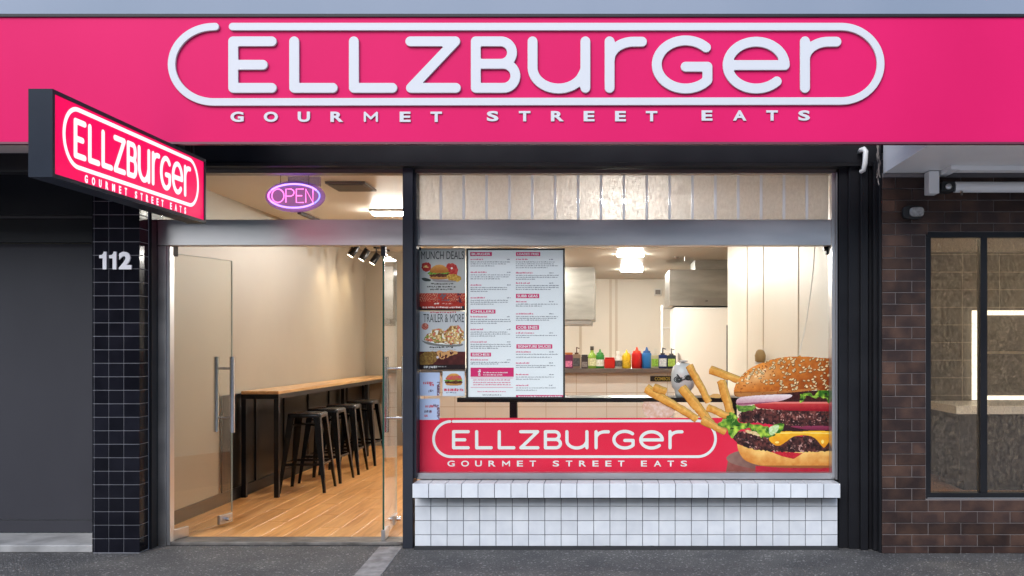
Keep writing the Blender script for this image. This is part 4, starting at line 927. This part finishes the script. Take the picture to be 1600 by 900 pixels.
def heading(s, x0, x1, z0, z1):
    o = ch(box('heading', M_MPINK, wx(x0), wx(x1), MYF - .0012, MYF - .0002, wz(z1), wz(z0)), mbd)
    me = text_mesh(s, wx(x0 + 2.2), wx(x1 - 2.2), wz(z1 - 1.3), wz(z0 + 1.3), .02); shift(me, 0, MYF - .0018)
    t = obj('lettering', me, M_MENU); t.parent = o; t.matrix_parent_inverse = o.matrix_world.inverted() if False else Matrix.Translation(-Vector(mbd.location))
    t.matrix_parent_inverse = Matrix.Identity(4); return o
for h in (('BURGER', 734.5, 768.4, 393.7, 399.9), ('LOADED FRIES', 806, 844, 393.7, 399.9), ('CHILLERS', 735, 774, 483.6, 489.8), ('SUBB GEAS', 806, 842.3, 459, 465.8), ('COB ENES', 806, 842, 508, 515), ('SIDES', 735, 767, 551, 557), ('SIGNATURE SAUCES', 806.7, 862.8, 538, 544.7)): heading(*h)
ink, pk = MB(), MB(); rr = random.Random(3)
def line(m, x0, x1, zc, hgt, y=MYF - .001):
    x = x0
    while x < x1 - 1.0:
        w = rr.uniform(1.4, 5.2); e2 = min(x + w, x1)
        q = x
        while q < e2 - .3:                            # word made of little letter-like marks
            lw2 = rr.uniform(.45, .8); hh = hgt * rr.choice((.62, .7, 1.0, .66)); m.quad(wx(q), wx(min(q + lw2, e2)), wz(zc + hgt / 2), wz(zc + hgt / 2 - hh), y); q += lw2 + .22
        x = e2 + .9
for t0, bs in ((405, (409, 412, 415.2)), (425, (429.2, 432.3, 435.4)), (445, (449, 452, 455)), (465, (469, 472, 475)), (494.6, (499, 502, 505)), (514.5, (518.7, 521.8, 524.9)), (534, (538, 541, 544)), (562, (566, 568.6))):
    line(pk, 735, 735 + rr.uniform(17, 28), t0, 2.4); line(ink, 792, 797.5, t0, 1.9)
    for i, z in enumerate(bs): line(ink, 735, rr.uniform(792, 799) if i < len(bs) - 1 else rr.uniform(757, 786), z, 1.5)
for t0, bs in ((405, (409, 412, 415, 418)), (426, (430, 433, 436)), (442, (446, 449, 452)), (471, (475, 478)), (490, (494.5, 497.3, 500)), (520, (524, 527)), (549.6, (553.5, 558)), (567, (571, 573.8)), (585, (589, 592.4)), (602, (606, 609.6))):
    line(pk, 806, 806 + rr.uniform(16, 30), t0, 2.4); line(ink, 858, 865, t0, 1.9)
    for i, z in enumerate(bs): line(ink, 806, rr.uniform(866, 875) if i < len(bs) - 1 else rr.uniform(826, 866), z, 1.5)
for z in (593.5, 597.5, 601): line(pk, 739, 798, z, 2.0)
line(pk, 746, 790, 611.8, 1.6); line(ink, 754, 783, 617, 1.8)
for m_, mt_ in ((ink, M_MINK), (pk, M_MPINK)):
    o = ch(m_.build('small_print', mt_), mbd); o['kind'] = 'stuff'
o = ch(box('notice_panel', M_MPINK, wx(735), wx(802.5), MYF - .0012, MYF - .0002, wz(588.7), wz(574.5)), mbd)
ch(box('footer_strip', M_MPINK, wx(806), wx(880), MYF - .0012, MYF - .0002, wz(621.3), wz(617.4)), mbd)
wh = MB(); line(wh, 755, 793, 582, 2.0, MYF - .0018); line(wh, 755, 786, 585.6, 2.0, MYF - .0018); line(wh, 810, 878, 619.4, 2.0, MYF - .0018)
for q in ((748, 577.5, 751), (746.5, 580, 751), (747.5, 582.6, 750), (747, 585.2, 750.5)): wh.quad(wx(q[0]), wx(q[2]), wz(q[1] + 1.6), wz(q[1]), MYF - .0018)
o = ch(wh.build('small_print', M_MENU), mbd); o['kind'] = 'stuff'
frd = MB().quad(wx(735.2), wx(801.5), wz(591), wz(590.4), MYF - .001).quad(wx(735.2), wx(801.5), wz(605.6), wz(605), MYF - .001); ch(frd.build('dashed_border', M_MPINK), mbd)

def burger_photo(p, cx, cy, w, h, seed=1):            # a small printed burger
    x0, x1 = cx - w / 2, cx + w / 2
    p.put(p.poly([(x0, cy + h * .28), (cx, cy + h * .25), (x1, cy + h * .28), (x1 - w * .06, cy + h * .46), (cx, cy + h * .5), (x0 + w * .06, cy + h * .46)]), p.lerp((214, 160, 92), (176, 112, 56), (p.gy - cy - h * .25) / (h * .25)))
    p.put(p.poly([(x0 - w * .02, cy + h * .1), (cx, cy + h * .05), (x1 + w * .02, cy + h * .1), (x1, cy + h * .30), (cx, cy + h * .33), (x0, cy + h * .30)], .8, 2, seed), p.lerp((66, 34, 28), (118, 66, 44), p.n(1.5, seed + 3)))
    p.put(p.poly([(x0 - w * .06, cy + h * .02), (cx, cy - h * .03), (x1 + w * .06, cy + h * .02), (x1, cy + h * .14), (cx + w * .1, cy + h * .10), (x0, cy + h * .15)], 1.2, 3, seed + 7), p.lerp((70, 120, 40), (170, 190, 80), p.n(2, seed + 5)))
    p.put(p.poly([(x0, cy), (x0 + w * .08, cy - h * .28), (cx - w * .15, cy - h * .48), (cx + w * .2, cy - h * .47), (x1 - w * .06, cy - h * .25), (x1, cy), (cx, cy + h * .06)]), p.lerp((224, 164, 88), (176, 104, 46), (p.gy - cy + h * .45) / (h * .5) + .3 * p.n(3, seed)))
def poster(name, label, x0, x1, y0, y1, p, y=PYY + .002, texts=(), cat='poster', group=None):
    t = thing(name, label, cat, (wx((x0 + x1) / 2), y, wz(y1)), group)
    ch(box('sheet', M_WHITE, wx(x0), wx(x1), y + .0006, y + .0022, wz(y1), wz(y0)), t)
    ch(obj('picture', print_mesh(p.img, p.mask, wx(x0), wx(x1), wz(y1), wz(y0), y), None), t)
    for s_, a, b, c, d, m_, bo in texts:
        me = text_mesh(s_, wx(a), wx(b), wz(d), wz(c), bo); shift(me, 0, y - .0008); ch(obj('lettering', me, m_), t)
    return t
M_INK = mat('poster_ink', (.012, .012, .014), .5); M_REDI = mat('poster_red', (.42, .03, .03), .5); M_WHI = mat('poster_white', (.75, .73, .70), .5)
def dashes(p, x0, x1, yc, h, col, seed):
    g = random.Random(seed); x = x0
    while x < x1:
        w = g.uniform(1.5, 5); m = (p.gx > x) & (p.gx < min(x + w, x1)) & (abs(p.gy - yc + (g.random() - .5) * .6) < h / 2) & (p.n(.7, seed + int(x)) > .30); p.put(m, col); x += w + .8
# poster 1
p = Paint(655.5, 727, 388, 485, 2.6, (186, 182, 178)); p.img *= (.96 + .06 * p.n(30, 4))[..., None]
p.put(p.poly([(660, 412), (668, 410), (673, 414), (672, 422), (664, 424), (659, 419)], .8, 2, 3), p.lerp((150, 30, 30), (190, 60, 50), p.n(2, 9))); p.put((abs(p.gx - 666) < 4.5) & (abs(p.gy - 416.5) < 2) & (p.n(1.2, 5) > .5), (225, 190, 120))
p.put(p.poly([(697, 414), (704, 411), (712, 414), (715, 422), (712, 430), (702, 430), (697, 424)], 1, 3, 5), p.lerp((170, 40, 40), (200, 80, 70), p.n(2, 15))); p.put((p.gx - 705.5) ** 2 + (p.gy - 419) ** 2 < 2.4, (240, 225, 220))
burger_photo(p, 686, 425, 28, 23, 3)
p.put(p.poly([(697, 432), (704, 428), (716, 430), (720, 436), (714, 440), (702, 438)], .8, 2, 31), p.lerp((160, 110, 40), (226, 186, 90), p.n(1.6, 33)))
p.put(p.poly([(676, 436), (690, 437), (712, 439), (706, 441), (680, 440)]), (150, 140, 140)); p.put(p.poly([(658.5, 435), (664, 434), (673, 437), (671, 439.5), (663, 439)]), (60, 66, 62))
for i, z in enumerate((443.5, 448, 452)): dashes(p, (673, 667, 672)[i], (709, 713, 708)[i], z, 2.0, (70, 64, 62), i + 2)
m = (p.gy > 458) & (p.gy < 482); p.put(m, p.lerp((160, 40, 32), (184, 58, 44), p.n(6, 41)))
p.put(m & (p.gy < 471) & (np.sin(p.gx * 1.9 + 6 * p.n(4, 43)) * np.cos(p.gy * 1.5 + 5 * p.n(3, 44)) > .35) & (abs(p.gx - 691) > 7), (214, 150, 120))
p.put(m & (p.gx > 683) & (p.gx < 702) & (p.gy < 470) & (p.n(2.5, 47) > .62), (110, 90, 96)); dashes(p, 678, 686, 474.5, 2.2, (235, 215, 205), 5); dashes(p, 690, 706, 474.5, 1.6, (215, 160, 150), 6); dashes(p, 660, 724, 480, 2.2, (235, 220, 214), 7)
p.put((p.gy >= 482), (52, 24, 26)); p.put(m & (p.gx > 714) & (p.gx < 722) & (p.n(2, 48) > .55) & (p.gy < 473), (86, 40, 60))
poster('deal_poster', 'upper poster reading MUNCH DEALS with burger picture and red footer', 655.5, 727, 388, 485, p, texts=[('MUNCH DEALS', 658, 725, 392.5, 405, M_INK, 0.0)])
# poster 2
p = Paint(655.5, 727, 486.5, 577.5, 2.6, (196, 194, 196)); p.img *= (.96 + .06 * p.n(30, 14))[..., None]
dashes(p, 672, 712, 488, 1.6, (190, 60, 80), 9)
p.put((p.gx - 664) ** 2 / 30 + (p.gy - 510) ** 2 / 28 < 1, p.lerp((160, 60, 50), (226, 160, 140), p.n(1.4, 19)))
p.put(p.poly([(659, 532), (668, 534), (700, 538), (722, 537), (718, 541), (690, 541), (668, 538)]), (120, 116, 112)); p.put(p.poly([(664, 531), (680, 533), (718, 535), (712, 538), (682, 537)]), (236, 234, 230))
food = p.poly([(662, 531), (668, 522), (676, 515), (686, 513), (694, 517), (704, 510), (714, 509), (723, 515), (725, 528), (720, 537), (706, 538), (690, 536), (674, 534)], 1.5, 4, 21)
t_ = p.n(3.2, 23) * .65 + p.n(1.4, 24) * .45; p.put(food, p.lerp((120, 70, 30), (240, 205, 140), (t_ - .25) * 1.7)); p.put(food & (p.n(3, 25) > .72), (238, 228, 206)); p.put(food & (p.gx < 690) & (p.gy > 523) & (p.n(2.4, 26) > .66), (120, 140, 60)); p.put(food & (p.n(2.6, 27) > .78), (206, 110, 90))
dashes(p, 671, 708, 542.5, 2.4, (60, 56, 56), 12); dashes(p, 672, 712, 545.8, .7, (150, 146, 146), 13)
m = p.gy > 549; p.put(m, p.lerp((64, 26, 26), (92, 40, 36), p.n(6, 51))); st2 = p.poly([(656, 557), (664, 550), (678, 549), (684, 556), (680, 566), (664, 570), (656, 568)], 1, 4, 53)
p.put(st2 & (np.sin((p.gx + p.gy) * 2.6) * np.sin((p.gx - p.gy) * 2.2) > -.2), p.lerp((120, 86, 40), (176, 140, 70), p.n(2, 54))); p.put(p.poly([(684, 549), (716, 549), (700, 558), (690, 562)], 1.4, 3, 57) & (p.n(2, 58) > .35), (206, 150, 96)); p.put((p.gx - 683.5) ** 2 + (p.gy - 558) ** 2 < 4, (206, 190, 196))
p.put(p.gy > 569.5, (38, 26, 28)); dashes(p, 662, 683, 573.5, 3.4, (206, 200, 200), 14); dashes(p, 684, 697, 572.5, 1.6, (150, 146, 146), 15)
poster('trailer_poster', 'lower poster reading TRAILER and MORE above a plate of golden food', 655.5, 727, 486.5, 577.5, p, texts=[('TRAILER & MORE', 661.5, 725, 490.5, 503.5, M_INK, 0.0)])
# clips holding the posters
for i, (x, z, lab) in enumerate(((655.8, 388.5, 'black tape tab on the top corner of the upper poster'), (656.5, 481, 'black tape tab at the left joint between the two posters'), (723.5, 480, 'black tape tab at the right joint between the two posters'))):
    tag(box('tape_tab', M_RUBBER, wx(x - 1.6), wx(x + 2.2), PYY - .001, PYY + .001, wz(z + 3), wz(z - 2)), lab, 'tape')
# flyers
def flyer(label, x0, x1, y0, y1, kind, seed):
    p = Paint(x0, x1, y0, y1, 2.8, (186, 196, 226) if kind else (208, 212, 222)); p.img *= (.97 + .05 * p.n(20, seed))[..., None]
    if kind == 0:
        cx = (x0 + x1) / 2
        burger_photo(p, cx, y0 + 13, 24, 19, seed); p.put((abs(p.gx - cx) < 11) & (abs(p.gy - y0 - 10) < 3) & (p.n(1.4, seed + 2) > .35), (200, 80, 90))
        dashes(p, cx - 15, cx + 15, y0 + 29, 4, (206, 60, 80), seed); dashes(p, cx - 12, cx + 4, y0 + 33.5, 1.4, (120, 120, 140), seed + 1)
    else:
        for k in range(7): g = random.Random(seed + k); dashes(p, x0 + 4 + 24 * g.random(), x0 + 8 + 24 * g.random(), y0 + (y1 - y0) * (.3 + .6 * g.random()), 3.5, (90, 70, 90) if k % 2 else (190, 80, 90), seed + k)
        p.put((p.gx > x1 - 4.5) & (p.gy > y0 + (y1 - y0) * .4) & (p.n(1.3, seed) > .3), (110, 80, 96))
    return poster('flyer', label, x0, x1, y0, y1, p, cat='flyer', group='flyers on the window')
flyer('pale blue flyer with scattered marks, left below the posters', 655.5, 687, 582, 618.5, 1, 60)
flyer('white flyer with a burger picture and red lettering', 691.5, 726, 580, 619, 0, 70)
flyer('pale blue flyer partly behind the red window decal', 655.5, 687, 623, 656, 1, 81)

# red window decal with logo, burger and chips
DX0, DX1, DZ0, DZ1 = 655, 1297.5, 653, 737
DY = PYY + .004
dc = thing('window_decal', 'red window decal with white logo, chips and a big double burger', 'window decal', (wx(976), DY, wz(737)))
M_RED = mat('red_vinyl', rgb(222, 34, 64), .45, col2=rgb(226, 42, 72), nscale=2, spec=.15)
kd = K(DY)
ch(MB().quad(wx(DX0), wx(DX1), wz(DZ1), wz(DZ0), DY).build('red_band', M_RED), dc)
def dmap(lines): return [[((706 + (x - 358.7) * .3795 - VX) * kd, EYE + (VY - (672 + (z - 58.8) * .3465)) * kd) for x, z in ln] for ln in lines]
for name, lines in LOGO:
    me = stroke_mesh(dmap(lines), 5.0 * kd); shift(me, 0, DY - .001); ch(obj('printed_letter', me, M_WHI), dc)
pl_ = [(700.5, 658.6)] + arc(705, 686, 27.5, 27.6, 94, 270, 28) + arc(1090, 685.5, 28, 28, -90, 90, 28) + [(708, 658.4)]
me = stroke_mesh([[((x - VX) * kd, EYE + (VY - z) * kd) for x, z in pl_]], 4.2 * kd, res=5); shift(me, 0, DY - .001); ch(obj('printed_outline', me, M_WHI), dc)
for c_, x in TAG:
    q = 699 + (x - 361) * (1071 - 699) / (1265 - 361); w_ = WID[c_] * .56
    me = cap_mesh(c_, wx(q), wx(q + w_), wz(729), wz(719.8), .02); shift(me, 0, DY - .001); ch(obj('tagline_letter', me, M_WHI), dc)

P = Paint(1006, 1297.5, 552, 737, 1.9)
n1, n2, n3 = P.n(2.2, 1), P.n(6, 2), P.n(1.1, 3)
# wooden plate and its shadow
P.put(P.poly([(1134, 738), (1138, 716), (1146, 707), (1160, 704), (1300, 712), (1300, 738)], 0, smooth=False), P.lerp((160, 92, 84), (132, 70, 62), n2 * .6 + (P.gy - 704) / 60))
P.put((((P.gx - 1240) / 105) ** 2 + ((P.gy - 716) / 20) ** 2 < 1) & (P.gx < 1300), P.lerp((150, 112, 100), (106, 66, 60), (P.gx - 1140) / 70 + .3 * n2))
P.put((P.gx > 1180) & (P.gy > 728 + .0 * P.gx), P.lerp((196, 40, 58), (170, 26, 48), n2))
# chips
def chip(a, b, w0, w1, seed, shade=1.0):
    (ax, ay), (bx, by) = a, b; L_ = math.hypot(bx - ax, by - ay); tx, ty = (bx - ax) / L_, (by - ay) / L_
    nz = (P.n(7, seed) - .5) * 3
    u_ = (P.gx - ax) * tx + (P.gy - ay) * ty; v_ = -(P.gx - ax) * ty + (P.gy - ay) * tx + nz * .5
    hw = (w0 + (w1 - w0) * np.clip(u_ / L_, 0, 1)) / 2
    m = (u_ > 0 + .25 * abs(v_)) & (u_ < L_ - .2 * abs(v_)) & (abs(v_) < hw)
    t = v_ / hw * .5 + .5
    c = P.lerp((250, 192, 104), (204, 120, 38), t * .9 + .35 * (P.n(4, seed + 9) - .5) + .25 * (n1 - .5)); e_ = (abs(v_) > hw - 1.0)
    c = np.where((t < .28)[..., None], c * .88, c); c = np.where(e_[..., None], c * .80, c); P.put(m, c * shade)
chip((1238, 566), (1252, 557), 7, 7, 11)
chip((1008, 606), (1090, 655), 15, 12, 12); chip((1020, 605), (1042, 612), 13, 12, 13, .96)
chip((1064, 604), (1112, 664), 16, 14, 14); chip((1096, 655), (1134, 676), 15, 9, 15, .98)
chip((1076, 570), (1108, 629), 12, 11, 16); chip((1108, 577), (1156, 594), 14, 12, 17); chip((1126, 593), (1142, 648), 15, 13, 18); chip((1104, 636), (1139, 651), 12, 11, 19)
P.put(P.poly([(1108, 620), (1116, 615), (1126, 617), (1124, 622)]), (214, 160, 96))
# bottom bun
bb = P.poly([(1152, 694), (1162, 697), (1200, 704), (1250, 706), (1310, 702), (1310, 728), (1250, 731), (1200, 729), (1170, 722), (1157, 711)])
P.put(bb, P.lerp((250, 200, 118), (204, 118, 44), (P.gy - 700) / 32 + .35 * (n2 - .5) + .12 * (n1 - .5) + np.clip((1185 - P.gx) / 60, 0, .4)))
P.put(bb & (P.gy > 727 - .0 * P.gx) , (150, 84, 40))
P.put(P.poly([(1200, 704), (1254, 708), (1240, 717), (1222, 713)], smooth=False), P.lerp((206, 34, 50), (176, 24, 40), n1))
# lower patty
def patty(poly_, seed, hi=1.0):
    m = P.poly(poly_, 1.6, 3, seed); t = P.n(3.2, seed + 1) * .5 + P.n(7, seed + 2) * .35 + P.n(1.4, seed + 8) * .15
    yc = (P.gy - min(q[1] for q in poly_)) / (max(q[1] for q in poly_) - min(q[1] for q in poly_))
    c = P.lerp((38, 18, 18), (124, 62, 54), (t - .28) * 1.7 + .22 * (.5 - yc)); hl = np.clip((P.n(1.5, seed + 3) * P.n(4.5, seed + 4) - .42) * 6, 0, 1)[..., None]
    c = c * (1 - hl) + np.array((190, 140, 130)) * hl; c = np.where((P.n(3.2, seed + 6) < .22)[..., None], c * .6, c); P.put(m, c * hi)
patty([(1143, 682), (1150, 674), (1180, 677), (1230, 682), (1310, 680), (1310, 702), (1250, 706), (1200, 705), (1160, 697)], 31)
P.put(P.poly([(1165, 672), (1200, 675), (1196, 682), (1172, 678)], 1, 3, 38), P.lerp((236, 206, 160), (206, 160, 100), n1))
# dark gap and purple onion
P.put(P.poly([(1215, 662), (1310, 664), (1310, 676), (1230, 676)]), P.lerp((40, 16, 20), (66, 24, 34), n1)); P.put(P.poly([(1235, 666), (1270, 665), (1310, 667), (1310, 672), (1262, 671)]), P.lerp((150, 56, 84), (110, 30, 56), (P.gy - 665) / 7))
# cheese
chs = P.poly([(1201, 686), (1208, 678), (1224, 674), (1250, 674), (1275, 673), (1310, 675), (1310, 682), (1296, 690), (1288, 699), (1284, 697), (1272, 684), (1258, 680), (1240, 682), (1228, 690), (1218, 696), (1210, 695)])
P.put(chs, P.lerp((250, 186, 44), (226, 134, 22), (P.gy - 674) / 26 + .5 * (n2 - .5))); P.put(chs & (((P.gx - 1214) ** 2 / 10 + (P.gy - 691) ** 2 / 3 < 1) | ((P.gx - 1285) ** 2 / 4 + (P.gy - 690) ** 2 / 10 < 1) | (abs(P.gy - 676.2 - (P.gx - 1250) ** 2 * .0004) < .7)), (255, 222, 120))
# upper patty, lettuce, tomato, onion
patty([(1154, 652), (1160, 642), (1178, 638), (1220, 640), (1310, 641), (1310, 661), (1260, 665), (1215, 664), (1175, 660), (1158, 660)], 61, 1.08)
P.put(P.poly([(1151, 634), (1165, 633), (1180, 634), (1178, 640), (1160, 643), (1152, 640)], 1, 3, 71), P.lerp((66, 104, 40), (140, 170, 70), n1))
def leaf(poly_, seed, wob=2.2):
    m = P.poly(poly_, wob, 4, seed); t = P.n(5.5, seed + 1) * .8 + P.n(2.2, seed + 2) * .2
    c = P.lerp((48, 96, 24), (188, 212, 72), (t - .25) * 1.8); rib = np.clip(1 - abs(P.n(7, seed + 3) - .5) / .05, 0, 1)[..., None] * .6; c = c * (1 - rib) + np.array((224, 234, 140)) * rib; c = np.where((P.n(4.5, seed + 5) < .2)[..., None], c * .5, c); P.put(m, c)
leaf([(1122, 662), (1130, 656), (1140, 646), (1150, 648), (1156, 658), (1170, 661), (1186, 664), (1204, 668), (1216, 660), (1224, 662), (1222, 672), (1210, 678), (1200, 684), (1188, 682), (1176, 672), (1160, 671), (1148, 678), (1142, 684), (1138, 672), (1126, 668)], 81)
P.put(P.poly([(1202, 668), (1216, 664), (1214, 674), (1204, 680)]), P.lerp((226, 232, 196), (176, 200, 130), n1))
tom = P.poly([(1179, 631), (1190, 628), (1240, 628), (1310, 629), (1310, 641), (1260, 642), (1210, 640), (1184, 637)]); P.put(tom, P.lerp((214, 70, 66), (150, 22, 34), (P.gy - 628) / 13 + .25 * (n2 - .5))); P.put(tom & (P.gy < 630.2), (232, 120, 110))
P.put(P.poly([(1172, 618), (1310, 610), (1310, 630), (1220, 629)]) & ~tom, P.lerp((46, 18, 20), (80, 36, 30), n1))
on = P.poly([(1150, 630), (1156, 621), (1180, 618), (1230, 616), (1236, 620), (1216, 627), (1182, 631), (1160, 634)]); P.put(on, P.lerp((240, 214, 214), (186, 120, 134), (P.gy - 618) / 15 + .2 * (n1 - .5))); P.put(on & (abs(P.gy - 631.5 + (P.gx - 1150) * .05) < 1.2), (150, 80, 100))
leaf([(1250, 628), (1252, 616), (1264, 614), (1272, 618), (1280, 606), (1292, 604), (1310, 606), (1310, 634), (1296, 632), (1288, 622), (1272, 622), (1260, 618), (1256, 628)], 91, 1.6)
# top bun with sesame
bun = P.poly([(1147, 617), (1148, 604), (1156, 590), (1170, 577), (1192, 566), (1218, 559), (1248, 557), (1280, 559), (1320, 566), (1320, 606), (1270, 610), (1220, 615), (1180, 618), (1156, 620)])
sh_ = (P.gx - 1190) / 150 * .55 + (P.gy - 560) / 62 * .35 + .22 * (n2 - .5) + .08 * (n1 - .5)
c = P.lerp((244, 146, 58), (122, 42, 8), sh_ * 1.15 + .06); hl = np.exp(-(((P.gx - 1186) / 26) ** 2 + ((P.gy - 588 + (P.gx - 1186) * .35) / 11) ** 2)); c = c * (1 - .62 * hl[..., None]) + np.array((250, 200, 146)) * .62 * hl[..., None]
c = np.where((P.gy > 612)[..., None], c * .72, c); rim = P.poly([(1148, 614), (1175, 613), (1240, 609), (1275, 606), (1275, 611), (1220, 615), (1180, 618), (1156, 620)]); c = np.where(rim[..., None], c * .6 + np.array((226, 160, 100)) * .4, c)
P.put(bun, c)
P.put(bun & (((P.gx - 1178) / 20) ** 2 + ((P.gy - 586 + (P.gx - 1178) * .45) / 4.5) ** 2 < 1) & (P.n(3, 77) > .55), (255, 216, 166))
P.put(bun & (P.n(2.4, 78) > .86) & (P.gx < 1240), (150, 70, 26))
g = random.Random(5)
for i in range(300):
    x = g.uniform(1150, 1296); y = g.uniform(559, 610)
    if g.random() > .30 + .55 * (x - 1150) / 146 or (x < 1215 and y > 600): continue
    a_ = g.uniform(-1.2, .5); r1, r2 = g.uniform(1.6, 2.5), g.uniform(.9, 1.4); dx_, dy_ = P.gx - x, P.gy - y; u_, v_ = dx_ * math.cos(a_) + dy_ * math.sin(a_), -dx_ * math.sin(a_) + dy_ * math.cos(a_)
    P.put(bun & ((u_ / (r1 + .7)) ** 2 + ((v_ - .5) / (r2 + .6)) ** 2 < 1), c * .66); br = g.uniform(.85, 1.06); P.put(bun & ((u_ / r1) ** 2 + (v_ / r2) ** 2 < 1), np.array((240, 206, 156)) * br)
ex = P.ext
ch(obj('burger_picture', print_mesh(P.img, P.mask, wx(ex[0]), wx(ex[1]), wz(ex[3]), wz(ex[2]), DY - .002), None), dc)
# pale sticker behind the chips
tag(obj('faded_sticker', (lambda q: (q.put((((q.gx - 1030) / 26) ** 2 + ((q.gy - 636) / 22) ** 2 < 1) & (q.gy > 628), q.lerp((236, 206, 196), (206, 150, 120), q.n(5, 3) * .6 + q.n(2, 4) * .4)), print_mesh(q.img, q.mask, wx(1003), wx(1058), wz(660), wz(612), DY + .006))[1])(Paint(1003, 1058, 612, 660, 2)), None), 'faded pink food sticker on the glass behind the chips', 'sticker')

# ------------------------------------------------------------------ small fittings outside
wl_ = thing('wall_lamp', 'small grey bulkhead lamp on the brick wall below the soffit', 'wall lamp', (X(1424, BY), BY, Z(333, BY)))
b_ = MB(); kb_ = K(BY)
el2 = [(14.5 * kb_ * math.copysign(abs(math.cos(t)) ** .55, math.cos(t)), 9 * kb_ * math.copysign(abs(math.sin(t)) ** .55, math.sin(t))) for t in np.linspace(0, 2 * math.pi, 40, endpoint=False)]
me = fill_mesh([el2], .018, .006); obj('base', shift(me, 0, -.024), M_RUBBER, wl_)
el3 = [(x * .62 + .018, z * .62) for x, z in el2]; me = fill_mesh([el3], .010, .008); obj('lens', shift(me, 0, -.056), mat('dusty_lens', (.42, .40, .38), .25, col2=(.20, .19, .18), nscale=40), wl_)
ra = thing('roller_awning', 'rolled white awning tube on a black bracket under the soffit', 'roller awning', (X(1500, -.25), -.25, Z(293, -.25)))
yy = -.24
ch(MB().tube([(X(1491, yy), yy, Z(292.5, yy)), (X(1810, yy), yy, Z(292.5, yy))], 8.5 * K(yy), 18).build('roll', M_WHITE), ra)
ch(box('bracket', M_RUBBER, X(1470, yy), X(1489.5, yy), yy - .03, BY + .012, Z(300, yy), Z(284.5, yy), ch=.004), ra)
bo_ = MB().lathe([(.02, 0), (.02, .01), (.001, .011)], n=12).build('bolt', M_ALU); bo_.location = (X(1479, yy), yy - .034, Z(293, yy)); bo_.rotation_euler = (R(90), 0, 0); ch(bo_, ra)
ch(box('support_arm', M_WHITE, X(1452, -.25), X(1468, -.25), -.25, BY, Z(300, -.3), FB - .001, ch=.003), ra)
ch(MB().tube([(X(1500, yy), yy - .03, Z(300, yy)), (X(1500, yy), yy - .03, Z(306, yy))], .008, 8).build('crank_eye', M_BRONZE), ra)
cd = thing('conduit_bracket', 'short white conduit bend fixed to the black beam at the right end', 'conduit', (X(1350, -.06), -.06, Z(250, -.06)))
yc = -.095
ch(MB().tube([(X(1347, yc), yc + .04, Z(233, yc)), (X(1350, yc), yc, Z(233, yc)), (X(1352, yc), yc - .01, Z(237, yc)), (X(1351, yc), yc - .01, Z(255, yc)), (X(1349, yc), yc - .005, Z(266, yc)), (X(1347, yc), yc + .03, Z(267, yc))], [.016, .018, .018, .018, .016, .014], 10).build('bend', M_PLASTICW), cd)
ch(box('saddle', M_ALU, X(1344, yc), X(1357, yc), yc + .02, yc + .07, Z(237, yc), Z(232, yc)), cd)
rc = random.Random(8); cbn = thing('cable_bundle', 'tangle of old cables hanging between black pilaster and white awning side', 'cables', (X(1374, -.2), -.2, Z(222, -.2)))
for k in range(5):
    pts_ = [(X(1370 + 5 * rc.random(), -.2) , -.19 - .03 * rc.random(), Z(205 + i * 12 + 5 * rc.random(), -.2)) for i in range(0, 6 + k % 3)]
    ch(MB().tube(pts_, .0045, 6).build('cable', (M_RUBBER, mat('old_cable', (.25, .21, .18), .6), M_BRONZE)[k % 3]), cbn)
